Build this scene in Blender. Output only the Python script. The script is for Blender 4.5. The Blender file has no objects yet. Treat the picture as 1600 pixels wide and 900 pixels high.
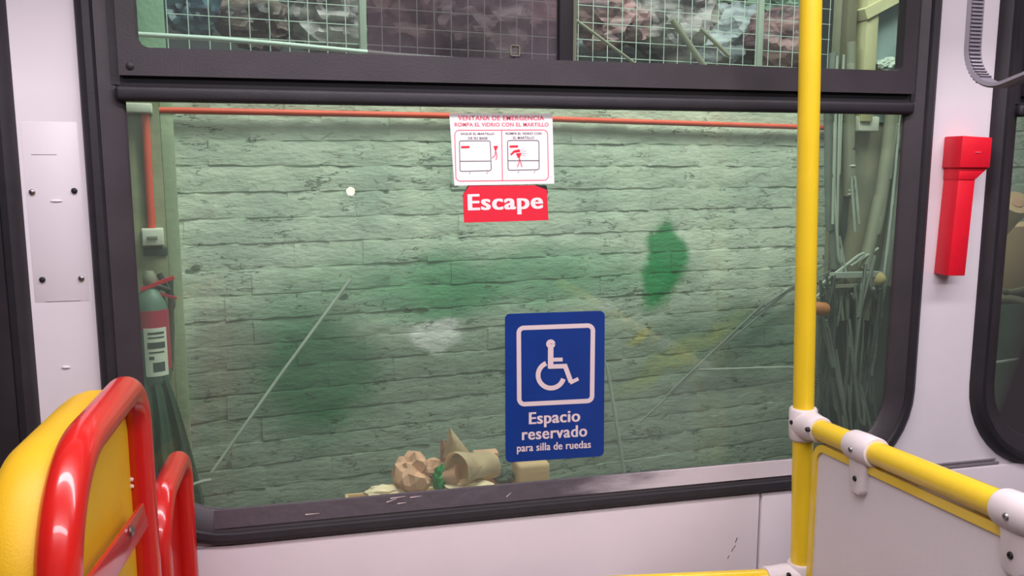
import bpy, bmesh, math, random
from math import sin, cos, tan, pi, radians, sqrt, atan2
from mathutils import Vector, Matrix, noise

# ------------------------------------------------------------------ camera
FPX = 1300.0
CAM = Vector((0, -1.45, 1.35)); YAW = radians(13.4); PIT = radians(8.17)
FW = Vector((sin(YAW)*cos(PIT), cos(YAW)*cos(PIT), -sin(PIT)))
RT = Vector((cos(YAW), -sin(YAW), 0)); UP = RT.cross(FW)
sc = bpy.context.scene
cd = bpy.data.cameras.new('camera'); cam = bpy.data.objects.new('camera', cd)
sc.collection.objects.link(cam); sc.camera = cam
cd.sensor_width = 36; cd.lens = 36*FPX/1600; cd.clip_start = .02
cam.matrix_world = Matrix(((RT.x, UP.x, -FW.x, CAM.x), (RT.y, UP.y, -FW.y, CAM.y), (RT.z, UP.z, -FW.z, CAM.z), (0, 0, 0, 1)))
sc.view_settings.view_transform = 'Standard'; sc.view_settings.look = 'None'
sc.view_settings.gamma = 1; sc.view_settings.exposure = 0.0
# ------------------------------------------------------------------ world and lights
w = bpy.data.worlds.new('world'); sc.world = w; w.use_nodes = True
w.node_tree.nodes['Background'].inputs[0].default_value = (.80, .92, .95, 1)
w.node_tree.nodes['Background'].inputs[1].default_value = .16
def area(name, loc, target, sx, sy, power, col):
    l = bpy.data.lights.new(name, 'AREA'); l.shape = 'RECTANGLE'; l.size = sx; l.size_y = sy
    l.energy = power; l.color = col
    o = bpy.data.objects.new(name, l); sc.collection.objects.link(o); o.location = loc
    o.rotation_euler = (Vector(target)-Vector(loc)).to_track_quat('-Z', 'Y').to_euler()
    return o
area('workshop_light', (.5, .62, 3.3), (.9, 1.5, .6), 1.8, .35, 80, (.97, .97, .90))
area('right_window_fill', (2.3, .9, 3.4), (2.3, 2.4, 1.2), 1.6, .4, 56, (.97, .97, .90))  # added fill, brightens the view through the right window
area('bus_light', (.6, -.75, 2.2), (.6, -.55, 0), 2.8, .16, 31, (1, .92, .98))
area('bus_light_aisle', (.4, -1.9, 2.2), (.4, -1.2, 0.6), 2.4, .16, 24, (1, .92, .98))

# ------------------------------------------------------------------ helpers
def ray(x, y): return FW + RT*((x-800)/FPX) - UP*((y-450)/FPX)
def at(x, y, Y=0.0):
    d = ray(x, y); return CAM + d*((Y-CAM.y)/d.y)
def atp(x, y, p0, n):
    d = ray(x, y); return CAM + d*((p0-CAM).dot(n)/d.dot(n))
WA = radians(8); WU = Vector((cos(WA), sin(WA), 0)); WN = Vector((sin(WA), -cos(WA), 0)); WP = Vector((0, 1.5, 0))
def W(s, off, z): return WP + WU*s + WN*off + Vector((0, 0, z))
def wa(x, y, off=0.0): return atp(x, y, WP+WN*off, WN)       # point on the workshop wall, off = distance in front of it
def wsz(x, y, off=0.0):
    p = wa(x, y, off); return (p-WP).dot(WU), p.z
def lin(c): return tuple(((v/255)/12.92 if v/255 <= .04045 else ((v/255+.055)/1.055)**2.4) for v in c)
def mat(name, col, rough=.5, metal=0, bump=0, bscale=60, vary=0, vscale=8, spec=.5, stretch=None, col2=None, coat=0):
    m = bpy.data.materials.new(name); m.use_nodes = True
    nt = m.node_tree; b = nt.nodes['Principled BSDF']; c = lin(col)
    b.inputs['Base Color'].default_value = (*c, 1); b.inputs['Roughness'].default_value = rough
    b.inputs['Metallic'].default_value = metal; b.inputs['Specular IOR Level'].default_value = spec
    b.inputs['Coat Weight'].default_value = coat
    if bump or vary or col2:
        g = nt.nodes.new('ShaderNodeNewGeometry'); mp = nt.nodes.new('ShaderNodeMapping')
        nt.links.new(g.outputs['Position'], mp.inputs[0])
        if stretch: mp.inputs['Scale'].default_value = stretch
    if vary or col2:
        n = nt.nodes.new('ShaderNodeTexNoise'); n.inputs['Scale'].default_value = vscale; n.inputs['Detail'].default_value = 6
        nt.links.new(mp.outputs[0], n.inputs[0])
        r = nt.nodes.new('ShaderNodeValToRGB'); nt.links.new(n.outputs[0], r.inputs[0])
        c2 = lin(col2) if col2 else tuple(v*(1-vary) for v in c)
        r.color_ramp.elements[0].position = .36; r.color_ramp.elements[1].position = .64
        r.color_ramp.elements[0].color = (*c2, 1); r.color_ramp.elements[1].color = (*c, 1)
        nt.links.new(r.outputs[0], b.inputs['Base Color'])
    if bump:
        n = nt.nodes.new('ShaderNodeTexNoise'); n.inputs['Scale'].default_value = bscale; n.inputs['Detail'].default_value = 5
        nt.links.new(mp.outputs[0], n.inputs[0])
        bp = nt.nodes.new('ShaderNodeBump'); bp.inputs['Strength'].default_value = bump; bp.inputs['Distance'].default_value = .01
        nt.links.new(n.outputs[0], bp.inputs['Height']); nt.links.new(bp.outputs[0], b.inputs['Normal'])
    return m
def emit(name, col, s):
    m = bpy.data.materials.new(name); m.use_nodes = True; b = m.node_tree.nodes['Principled BSDF']
    b.inputs['Emission Color'].default_value = (*lin(col), 1); b.inputs['Emission Strength'].default_value = s; return m
def glass(name, tint, ior=1.5, haze=0.0, hazecol=(.5, .5, .5), rough=.0):
    m = bpy.data.materials.new(name); m.use_nodes = True; nt = m.node_tree; nt.nodes.clear()
    o = nt.nodes.new('ShaderNodeOutputMaterial'); t = nt.nodes.new('ShaderNodeBsdfTransparent'); t.inputs[0].default_value = (*tint, 1)
    g = nt.nodes.new('ShaderNodeBsdfGlossy'); g.inputs['Roughness'].default_value = rough
    f = nt.nodes.new('ShaderNodeFresnel'); f.inputs[0].default_value = ior
    mx = nt.nodes.new('ShaderNodeMixShader'); nt.links.new(f.outputs[0], mx.inputs[0])
    base = t
    if haze:
        d = nt.nodes.new('ShaderNodeBsdfDiffuse'); d.inputs[0].default_value = (*hazecol, 1)
        geo = nt.nodes.new('ShaderNodeNewGeometry'); n = nt.nodes.new('ShaderNodeTexNoise'); n.inputs['Scale'].default_value = 3
        n.inputs['Detail'].default_value = 8; nt.links.new(geo.outputs['Position'], n.inputs[0])
        mr = nt.nodes.new('ShaderNodeMapRange'); mr.inputs[1].default_value = .3; mr.inputs[2].default_value = .7
        mr.inputs[3].default_value = haze*.4; mr.inputs[4].default_value = haze*1.5
        nt.links.new(n.outputs[0], mr.inputs[0])
        m2 = nt.nodes.new('ShaderNodeMixShader'); nt.links.new(mr.outputs[0], m2.inputs[0])
        nt.links.new(t.outputs[0], m2.inputs[1]); nt.links.new(d.outputs[0], m2.inputs[2]); base = m2
    nt.links.new(base.outputs[0], mx.inputs[1]); nt.links.new(g.outputs[0], mx.inputs[2]); nt.links.new(mx.outputs[0], o.inputs[0])
    return m

def link(name, me, m, parent=None):
    o = bpy.data.objects.new(name, me); sc.collection.objects.link(o)
    if m: me.materials.clear(); me.materials.append(m)
    if parent: o.parent = parent
    return o
def obj(name, bm, m, parent=None, smooth=True, ang=40, origin=None):
    bmesh.ops.recalc_face_normals(bm, faces=bm.faces)
    if origin is None and parent is None:
        origin = Vector((0, 0, 0))
        for v in bm.verts: origin += v.co
        origin /= max(1, len(bm.verts))
    if origin is not None and parent is None:
        for v in bm.verts: v.co -= origin
    elif parent is not None:
        off = Vector((0, 0, 0)); q_ = parent
        while q_: off += q_.location; q_ = q_.parent
        for v in bm.verts: v.co -= off
    me = bpy.data.meshes.new(name); bm.to_mesh(me); bm.free()
    if smooth:
        for p in me.polygons: p.use_smooth = True
        me.set_sharp_from_angle(angle=radians(ang))
    o = link(name, me, m, parent)
    if parent is None: o.location = origin
    return o
def tag(o, label=None, cat=None, group=None, kind=None):
    if label: o['label'] = label
    if cat: o['category'] = cat
    if group: o['group'] = group
    if kind: o['kind'] = kind
    return o
def thing(name, loc, label=None, cat=None, group=None, kind=None):
    o = bpy.data.objects.new(name, None); sc.collection.objects.link(o); o.location = loc; o.empty_display_size = .05
    return tag(o, label, cat, group, kind)
def B(): return bmesh.new()
def box(bm, a, b, bev=0, seg=2):
    a = Vector(a); b = Vector(b); c = (a+b)/2; d = b-a
    r = bmesh.ops.create_cube(bm, size=1, matrix=Matrix.Translation(c) @ Matrix.Diagonal((abs(d.x), abs(d.y), abs(d.z), 1)))
    if bev:
        es = list({e for v in r['verts'] for e in v.link_edges})
        bmesh.ops.bevel(bm, geom=es, offset=bev, segments=seg, profile=.5, affect='EDGES')
    return bm
def spline(pts, n=8):
    P = [Vector(p) for p in pts]
    if len(P) < 3: return P
    out = []
    for i in range(len(P)-1):
        p0 = P[max(0, i-1)]; p1 = P[i]; p2 = P[i+1]; p3 = P[min(len(P)-1, i+2)]
        for k in range(n):
            t = k/n
            out.append(.5*((2*p1)+(p2-p0)*t+(2*p0-5*p1+4*p2-p3)*t*t+(3*p1-3*p2+p0-p3)*t**3))
    out.append(P[-1]); return out
def fillet(pts, r, n=8, closed=False):
    P = [Vector(p) for p in pts]; out = []; N = len(P)
    for i in range(N):
        if not closed and i in (0, N-1): out.append(P[i]); continue
        a = (P[i-1]-P[i]); b = (P[(i+1) % N]-P[i]); rr = r if not isinstance(r, (list, tuple)) else r[i]
        ha = a.angle(b)/2; d = min(rr/tan(ha), a.length*.49, b.length*.49); re = d*tan(ha)
        a.normalize(); b.normalize(); c = P[i]+(a+b).normalized()*(re/sin(ha))
        s = P[i]+a*d-c; e = P[i]+b*d-c; tot = s.angle(e)
        for k in range(n+1):
            t = k/n
            out.append(c+(s*sin((1-t)*tot)+e*sin(t*tot))/sin(tot))
    return out
def tube(bm, pts, r, n=12, caps=True, flat=None):
    P = [Vector(p) for p in pts]; rings = []; up = None
    for i, p in enumerate(P):
        t = (P[min(i+1, len(P)-1)]-P[max(i-1, 0)]).normalized()
        if up is None:
            up = Vector((0, 0, 1)) if abs(t.z) < .9 else Vector((1, 0, 0))
        x = (up-t*up.dot(t)).normalized(); up = x; y = t.cross(x)
        rr = r[i] if isinstance(r, (list, tuple)) else r
        rings.append([bm.verts.new(p+x*rr*cos(2*pi*k/n)+y*rr*sin(2*pi*k/n)) for k in range(n)])
    for a, b in zip(rings, rings[1:]):
        for k in range(n): bm.faces.new((a[k], a[(k+1) % n], b[(k+1) % n], b[k]))
    if caps: bm.faces.new(rings[0]); bm.faces.new(rings[-1][::-1])
    return bm
def sweep(bm, path, prof, closed=True):
    """path: list of (point, outward, depthdir); prof: list of (outward offset, depth)."""
    rows = [[bm.verts.new(p+o*a+d*b) for a, b in prof] for p, o, d in path]
    N = len(rows); M = len(prof)
    for i in range(N if closed else N-1):
        a = rows[i]; b = rows[(i+1) % N]
        for k in range(M): bm.faces.new((a[k], a[(k+1) % M], b[(k+1) % M], b[k]))
    if not closed: bm.faces.new(rows[0]); bm.faces.new(rows[-1][::-1])
    return bm
def rrect(x0, x1, z0, z1, r, n=10):
    """rounded rect path in the XZ plane: (point, outward normal). r = (bl, br, tr, tl)"""
    out = []
    for (cx, cz, a0, rr) in ((x0+r[0], z0+r[0], pi, r[0]), (x1-r[1], z0+r[1], 1.5*pi, r[1]), (x1-r[2], z1-r[2], 0, r[2]), (x0+r[3], z1-r[3], .5*pi, r[3])):
        for k in range(n+1):
            a = a0+k/n*pi/2
            o = Vector((cos(a), 0, sin(a))); out.append((Vector((cx, 0, cz))+o*rr, o))
    return out
def ring(name, x0, x1, z0, z1, r, prof, m, parent=None):
    bm = B(); sweep(bm, [(p, o, Vector((0, 1, 0))) for p, o in rrect(x0, x1, z0, z1, r)], prof)
    return obj(name, bm, m, parent)
def prism(bm, pts, vec):
    a = [bm.verts.new(Vector(p)) for p in pts]; b = [bm.verts.new(Vector(p)+vec) for p in pts]; n = len(a)
    bm.faces.new(a); bm.faces.new(b[::-1])
    for i in range(n): bm.faces.new((a[i], b[i], b[(i+1) % n], a[(i+1) % n]))
    return bm
def plate(name, loops, y0, y1, m, parent=None):
    """flat plate with holes in XZ between y0 and y1"""
    cu = bpy.data.curves.new('c', 'CURVE'); cu.dimensions = '2D'; cu.fill_mode = 'BOTH'; cu.extrude = abs(y1-y0)/2
    for l in loops:
        s = cu.splines.new('POLY'); s.points.add(len(l)-1); s.use_cyclic_u = True
        for i, p in enumerate(l): s.points[i].co = (p[0], p[1], 0, 1)
    t = bpy.data.objects.new('t', cu); sc.collection.objects.link(t)
    dg = bpy.context.evaluated_depsgraph_get(); me = bpy.data.meshes.new_from_object(t.evaluated_get(dg))
    bpy.data.objects.remove(t); bpy.data.curves.remove(cu)
    for v in me.vertices: v.co = Vector((v.co.x, (y0+y1)/2-v.co.z, v.co.y))
    bm = B(); bm.from_mesh(me); bpy.data.meshes.remove(me)
    return obj(name, bm, m, parent, smooth=False)
def lathe(bm, base, axis, prof, n=20):
    axis = Vector(axis).normalized(); x = axis.orthogonal().normalized(); y = axis.cross(x); rows = []
    for r, h in prof: rows.append([bm.verts.new(Vector(base)+axis*h+(x*cos(2*pi*k/n)+y*sin(2*pi*k/n))*max(r, 1e-4)) for k in range(n)])
    for a, b in zip(rows, rows[1:]):
        for k in range(n): bm.faces.new((a[k], a[(k+1) % n], b[(k+1) % n], b[k]))
    bm.faces.new(rows[0]); bm.faces.new(rows[-1][::-1]); return bm

# ------------------------------------------------------------------ materials
M = {}
M['panel'] = mat('white_panel', (232, 224, 230), .38, bump=.03, bscale=30, vary=.06, vscale=3)
M['panel2'] = mat('lower_panel', (226, 216, 222), .34, bump=.03, bscale=25, vary=.08, vscale=4)
M['rubber'] = mat('black_rubber', (40, 36, 42), .55, bump=.05, bscale=200, vary=.25, vscale=20)
M['frame'] = mat('window_frame_black', (60, 54, 59), .45, bump=.05, bscale=300, vary=.2, vscale=14)
M['groove'] = mat('groove', (20, 18, 22), .7)
M['sill'] = mat('sill_strip', (98, 88, 96), .3, metal=.35, bump=.08, bscale=60, vary=.3, vscale=12)
M['yellow'] = mat('yellow_paint', (240, 204, 42), .33, bump=.02, bscale=40, vary=.06, vscale=10, coat=.3)
M['vinyl'] = mat('yellow_vinyl', (226, 178, 26), .5, bump=.08, bscale=420, vary=.08, vscale=10)
M['red'] = mat('red_paint', (206, 30, 24), .28, bump=.03, bscale=30, vary=.1, vscale=10, coat=.5)
M['redplastic'] = mat('red_plastic', (236, 24, 48), .45, bump=.05, bscale=120, vary=.08, vscale=20)
M['white_plastic'] = mat('white_plastic', (226, 216, 218), .4, bump=.04, bscale=50, vary=.08, vscale=20)
M['grey_board'] = mat('grey_board', (228, 220, 224), .45, bump=.04, bscale=120, vary=.07, vscale=3)
M['steel'] = mat('steel', (150, 145, 145), .35, metal=.9)
M['far_grey'] = mat('dust_grey', (176, 168, 172), .7)
M['dark'] = mat('dark_hole', (28, 22, 24), .6)
M['glass'] = glass('tinted_glass', (.85, .92, .88), 1.38, haze=.05, hazecol=(.6, .7, .6))
M['glass_up'] = glass('upper_glass', (.84, .92, .89), 1.45, haze=.05, hazecol=(.6, .6, .6))
M['glass_smoke'] = glass('smoky_glass', (.50, .47, .49), 1.6, haze=.22, hazecol=(.42, .37, .41))
M['orange'] = mat('orange_conduit', (222, 84, 62), .5, vary=.12, vscale=10)
M['boxwhite'] = mat('junction_box', (214, 216, 200), .55, vary=.08)
M['plaster'] = mat('grey_plaster', (150, 150, 118), .9, bump=.4, bscale=22, vary=.2, vscale=4, col2=(118, 122, 98))
M['plaster2'] = mat('pale_plaster', (150, 162, 134), .9, bump=.3, bscale=30, vary=.2, vscale=5)
M['kraft'] = mat('kraft_paper', (214, 160, 132), .75, bump=.35, bscale=30, vary=.2, vscale=14)
M['kraft_pale'] = mat('pale_kraft', (236, 208, 176), .75, bump=.3, bscale=30, vary=.15, vscale=14)
M['card'] = mat('cardboard', (206, 168, 130), .8, bump=.1, bscale=40, vary=.15, vscale=5)
M['cable'] = mat('grey_cable', (112, 120, 112), .5, vary=.2, vscale=12)
M['cable_pale'] = mat('pale_cable', (166, 176, 164), .5, vary=.15)
M['cable_dark'] = mat('dark_cable', (62, 72, 66), .6, vary=.2)
M['conduit'] = mat('grey_conduit', (136, 138, 118), .6, vary=.15, vscale=8)
M['cloth'] = mat('grey_green_cloth', (96, 128, 110), .9, bump=.3, bscale=150, vary=.2, vscale=6)
M['ext_body'] = mat('extinguisher_body', (92, 118, 104), .45, vary=.15)
M['ext_red'] = mat('extinguisher_red', (172, 36, 66), .4, vary=.1)
M['ext_handle'] = mat('extinguisher_handle', (204, 40, 58), .4)
M['green_plastic'] = mat('green_plastic', (0, 128, 58), .2, bump=.5, bscale=60)
M['wire'] = mat('mesh_wire', (186, 200, 190), .5)
M['ground'] = mat('concrete_ground', (90, 92, 86), .9, bump=.4, bscale=20, vary=.3)
M['sticker_white'] = mat('white_vinyl', (255, 250, 251), .45)
M['sticker_red'] = mat('red_vinyl', (236, 38, 62), .45)
M['sticker_blue'] = mat('blue_vinyl', (16, 56, 136), .35, vary=.12, vscale=20)
M['print_pink'] = mat('print_red', (245, 105, 125), .5)
M['print_grey'] = mat('print_grey', (90, 80, 90), .5)
M['print_cream'] = mat('print_cream', (226, 206, 208), .45)
M['print_white'] = mat('print_white', (255, 240, 240), .45)
M['grey_strap'] = mat('grey_rubber_strap', (118, 112, 122), .45)
M['wood'] = mat('pale_wood', (206, 200, 156), .6, bump=.1, bscale=30, vary=.12, vscale=5)
M['wood_dark'] = mat('dark_post', (112, 108, 84), .7, vary=.2)

# painted brick wall: paint patches are real colours fixed on the wall
def wall_paint():
    m = bpy.data.materials.new('painted_brick'); m.use_nodes = True; nt = m.node_tree; L = nt.links.new
    b = nt.nodes['Principled BSDF']; b.inputs['Roughness'].default_value = .75
    g = nt.nodes.new('ShaderNodeNewGeometry')
    def vm(op, a, bb=None):
        n = nt.nodes.new('ShaderNodeVectorMath'); n.operation = op
        L(a, n.inputs[0]) if not isinstance(a, tuple) else None
        if bb is not None:
            if isinstance(bb, tuple): n.inputs[1].default_value = bb
            else: L(bb, n.inputs[1])
        return n
    def noise_(scale, det=5, vec=None, rough=.5):
        n = nt.nodes.new('ShaderNodeTexNoise'); n.inputs['Scale'].default_value = scale; n.inputs['Detail'].default_value = det
        n.inputs['Roughness'].default_value = rough; L(vec or pos, n.inputs[0]); return n
    rot = nt.nodes.new('ShaderNodeVectorRotate'); rot.rotation_type = 'Z_AXIS'; rot.inputs['Angle'].default_value = -WA
    o = vm('SUBTRACT', g.outputs['Position'], tuple(WP)); L(o.outputs[0], rot.inputs[0]); pos = rot.outputs[0]   # (s, depth, z)
    n1 = noise_(5, 5); d1 = vm('SUBTRACT', n1.outputs['Color'], (.5, .5, .5)); d2 = vm('MULTIPLY', d1.outputs[0], (.22, 0, .16))
    wp_ = vm('ADD', pos, d2.outputs[0]).outputs[0]
    col = None
    def mixc(fac, c):
        nonlocal col
        n = nt.nodes.new('ShaderNodeMix'); n.data_type = 'RGBA'
        L(fac, n.inputs[0]); L(col, n.inputs[6]); n.inputs[7].default_value = (*lin(c), 1); col = n.outputs[2]
    base = nt.nodes.new('ShaderNodeValToRGB'); n2 = noise_(3.5, 6); L(n2.outputs[0], base.inputs[0])
    base.color_ramp.elements[0].position = .35; base.color_ramp.elements[0].color = (*lin((172, 186, 170)), 1)
    base.color_ramp.elements[1].position = .65; base.color_ramp.elements[1].color = (*lin((206, 214, 196)), 1)
    col = base.outputs[0]
    # wall colour turns darker, greyer green below a soft uneven edge
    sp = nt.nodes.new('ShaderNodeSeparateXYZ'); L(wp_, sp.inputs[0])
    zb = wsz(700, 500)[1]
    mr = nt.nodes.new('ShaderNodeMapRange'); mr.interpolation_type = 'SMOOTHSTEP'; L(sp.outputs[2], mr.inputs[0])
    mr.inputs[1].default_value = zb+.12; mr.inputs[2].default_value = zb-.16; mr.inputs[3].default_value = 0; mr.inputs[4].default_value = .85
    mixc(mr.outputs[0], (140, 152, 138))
    def patch(px, py, rx, ry, c, amt=1, soft=.5, ang=0):
        s, z = wsz(px, py); s1, _ = wsz(px+rx, py); _, z1 = wsz(px, py+ry)
        a = vm('SUBTRACT', wp_, (s, 0, z)); v = a.outputs[0]
        if ang:
            r = nt.nodes.new('ShaderNodeVectorRotate'); r.rotation_type = 'Y_AXIS'; r.inputs['Angle'].default_value = radians(ang); L(v, r.inputs[0]); v = r.outputs[0]
        q = vm('MULTIPLY', v, (1/abs(s1-s), 0, 1/abs(z1-z))); ln = vm('LENGTH', q.outputs[0])
        k = nt.nodes.new('ShaderNodeMapRange'); k.interpolation_type = 'SMOOTHSTEP'; L(ln.outputs['Value'], k.inputs[0])
        k.inputs[1].default_value = 1+soft/2; k.inputs[2].default_value = 1-soft/2; k.inputs[3].default_value = 0; k.inputs[4].default_value = amt
        mixc(k.outputs[0], c)
    patch(760, 440, 240, 46, (72, 150, 104), .7, 1.2)
    patch(1150, 545, 110, 60, (70, 112, 88), .6, 1.0)
    patch(500, 590, 95, 85, (22, 108, 66), .95, 1.0, 0)
    patch(455, 530, 60, 60, (40, 125, 82), .6, 1.2)
    patch(700, 470, 70, 40, (60, 140, 92), .55, 1.2)
    patch(1040, 395, 31, 48, (18, 140, 76), .95, .5)
    patch(1022, 442, 27, 42, (18, 140, 76), .95, .6)
    patch(680, 518, 46, 27, (244, 240, 240), 1, .5)
    patch(355, 560, 60, 70, (150, 142, 132), .55, 1.1)
    patch(1060, 630, 170, 60, (146, 156, 142), .4, 1.2)
    patch(1060, 555, 95, 15, (150, 160, 104), .7, 1.0, 26)
    patch(1005, 522, 22, 9, (196, 184, 110), .7, .9, 26)
    patch(650, 560, 300, 60, (112, 128, 112), .35, 1.2)
    # weathering cracks and dents
    mp = nt.nodes.new('ShaderNodeMapping'); mp.inputs['Scale'].default_value = (1, 1, 2.3); L(pos, mp.inputs[0])
    nc = noise_(7, 9, mp.outputs[0], .62)
    cr = nt.nodes.new('ShaderNodeMapRange'); L(nc.outputs[0], cr.inputs[0]); cr.inputs[1].default_value = .37; cr.inputs[2].default_value = .33
    ml = nt.nodes.new('ShaderNodeMath'); ml.operation = 'MULTIPLY'; L(cr.outputs[0], ml.inputs[0]); ml.inputs[1].default_value = .75
    mixc(ml.outputs[0], (44, 60, 46))
    mp2 = nt.nodes.new('ShaderNodeMapping'); mp2.inputs['Scale'].default_value = (1, 1, 4.2); L(wp_, mp2.inputs[0])
    nd = noise_(11, 7, mp2.outputs[0], .55)
    c2 = nt.nodes.new('ShaderNodeMapRange'); L(nd.outputs[0], c2.inputs[0]); c2.inputs[1].default_value = .365; c2.inputs[2].default_value = .32; c2.inputs[4].default_value = .5
    mixc(c2.outputs[0], (52, 68, 54))
    # thin broken hairline cracks, mostly level
    def cracks(scale, width, lo, amt, zsc):
        m3 = nt.nodes.new('ShaderNodeMapping'); m3.inputs['Scale'].default_value = (1, 1, zsc); L(pos, m3.inputs[0])
        a1 = noise_(scale, 6, m3.outputs[0], .6); s1 = nt.nodes.new('ShaderNodeMath'); s1.operation = 'SUBTRACT'; L(a1.outputs[0], s1.inputs[0]); s1.inputs[1].default_value = .5
        ab = nt.nodes.new('ShaderNodeMath'); ab.operation = 'ABSOLUTE'; L(s1.outputs[0], ab.inputs[0])
        k1 = nt.nodes.new('ShaderNodeMapRange'); L(ab.outputs[0], k1.inputs[0]); k1.inputs[1].default_value = width; k1.inputs[2].default_value = width*.3; k1.inputs[4].default_value = amt
        a2 = noise_(scale*1.1+3, 4); k2 = nt.nodes.new('ShaderNodeMapRange'); L(a2.outputs[0], k2.inputs[0]); k2.inputs[1].default_value = lo; k2.inputs[2].default_value = lo+.06
        mu = nt.nodes.new('ShaderNodeMath'); mu.operation = 'MULTIPLY'; L(k1.outputs[0], mu.inputs[0]); L(k2.outputs[0], mu.inputs[1]); mixc(mu.outputs[0], (40, 58, 44)); return mu
    cracks(3.2, .012, .53, .85, 5.5); cracks(6.5, .012, .57, .8, 4.0)
    L(col, b.inputs['Base Color'])
    nb = noise_(26, 8, mp.outputs[0], .6)
    ad = nt.nodes.new('ShaderNodeMath'); ad.operation = 'MULTIPLY_ADD'; L(nc.outputs[0], ad.inputs[0]); ad.inputs[1].default_value = 3.0; L(nb.outputs[0], ad.inputs[2])
    bp = nt.nodes.new('ShaderNodeBump'); bp.inputs['Strength'].default_value = .7; bp.inputs['Distance'].default_value = .0042
    L(ad.outputs[0], bp.inputs['Height']); L(bp.outputs[0], b.inputs['Normal'])
    return m
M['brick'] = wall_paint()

# ================================================================== BUS SHELL
GX0, GX1, GZ0, GZ1 = -.283, 1.14, .766, 1.93
wins = [('window_1', GX0, GX1), ('window_2', -1.95, -.507), ('window_3', 1.41, 2.85)]
holes = []
for nme, a, b_ in wins:
    holes.append([(p.x+o.x*.055, p.z+o.z*.055) for p, o in rrect(a, b_, GZ0, GZ1, (.13, .13, .06, .06))])
wl = plate('wall_front', [[(-2.3, 0), (3.2, 0), (3.2, 2.3), (-2.3, 2.3)]]+holes, 0.0, .03, M['panel']); tag(wl, kind='structure')

def make_window(nme, x0, x1, main=False):
    t = thing(nme, (x0, 0, GZ0), kind='structure')
    R = (.13, .13, .06, .06)
    # fat rubber gasket lip
    lip = [(.030+.0*1, .0)]
    prof = [(.034, .012), (.034, -.010), (.040, -.019), (.050, -.021), (.060, -.014), (.065, -.002), (.065, .004), (.05, .012)]
    ring('gasket', x0, x1, GZ0, GZ1, R, prof, M['rubber'], t)
    prof = [(.0, .002), (.004, -.003), (.036, -.014), (.036, .004), (0, .003)]
    ring('inner_rim', x0, x1, GZ0, GZ1, R, prof, M['sill'] if False else M['frame'], t)
    # lower pane
    zc = 1.47
    out = []
    for p, o in rrect(x0-.008, x1+.008, GZ0-.008, zc, (.136, .136, .005, .005)): out.append((p.x, p.z))
    plate('lower_glass_pane', [out], .003, .008, M['glass'], t)
    # cross rail: tube, groove, sliding frame
    bm = B(); box(bm, (x0-.012, -.019, 1.455), (x1+.012, .01, 1.479), .007, 3); obj('rail_tube', bm, M['rubber'], t)
    bm = B(); box(bm, (x0-.012, -.006, 1.478), (x1+.012, .01, 1.496)); obj('rail_groove', bm, M['groove'], t)
    ux0, ux1, uz0, uz1 = x0+.024, x1-.022, 1.537, 1.905
    pr = [(0, .006), (0, -.012), (.003, -.017), (.040, -.017), (.043, -.014), (.043, .006)]
    uf = plate('upper_frame', [[(x0-.004, 1.494), (x1+.008, 1.494), (x1+.008, GZ1), (x0-.004, GZ1)], [(p.x, p.z) for p, o in rrect(ux0, ux1, uz0, uz1, (.02, .012, .02, .02))]], -.017, .006, M['frame'], t)
    md = uf.modifiers.new('bevel', 'BEVEL'); md.width = .003; md.segments = 2; md.limit_method = 'ANGLE'
    # filler strips between upper frame and gasket
    bm = B(); box(bm, (x0-.02, -.008, 1.48), (x0-.004+.0, .01, GZ1)); obj('side_strip', bm, M['rubber'], t)
    bm = B(); box(bm, (x1+.008, -.008, 1.48), (x1+.024, .01, GZ1)); obj('side_strip', bm, M['rubber'], t)
    xm = x0+.725
    def pane(name, a, b_, y, m):
        bm = B(); box(bm, (a, y, uz0-.005), (b_, y+.004, uz1+.005)); return obj(name, bm, m, t, smooth=False)
    if main:
        pane('fixed_glass_pane', ux0-.004, .098, .000, M['glass_up'])
        sp_ = pane('sliding_glass_pane', .098, .428, .000, M['glass_smoke'])
        pane('sliding_glass_pane', .452, ux1+.004, .000, M['glass_up'])
        xm = .440
    else:
        pane('fixed_glass_pane', ux0-.004, xm-.013, .0, M['glass_up'])
        pane('sliding_glass_pane', xm+.013, ux1+.004, .0, M['glass_up'])
    bm = B(); box(bm, (xm-.013, -.014, uz0-.005), (xm+.013, .008, uz1+.005), .003); ms = obj('middle_stile', bm, M['rubber'], t)
    bm = B(); box(bm, (xm+.0135, -.004, uz0), (xm+.022, .006, uz1+.005), .001); obj('glass_edge_strip', bm, M['conduit'], ms)
    if main:
        c = at(805, 79, -.003)
        bm = B(); sweep(bm, [(p+Vector((0, 0, 0)), o, Vector((0, 1, 0))) for p, o in rrect(c.x-.007, c.x+.007, c.z-.008, c.z+.008, (.002,)*4, 3)], [(0, -.004), (.0015, -.004), (.0015, -.001), (0, -.001)])
        obj('finger_pull', bm, M['conduit'], sp_)
    return t
w1 = make_window(*wins[0], main=True)
make_window(*wins[1]); make_window(*wins[2])
# corner cover and screws of the main upper frame
bm = B(); c = at(203, 103, -.018); lathe(bm, c, (0, -1, 0), [(.006, -.001), (.006, .001), (.004, .0025)], 12); obj('screw', bm, M['rubber'], w1)
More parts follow.
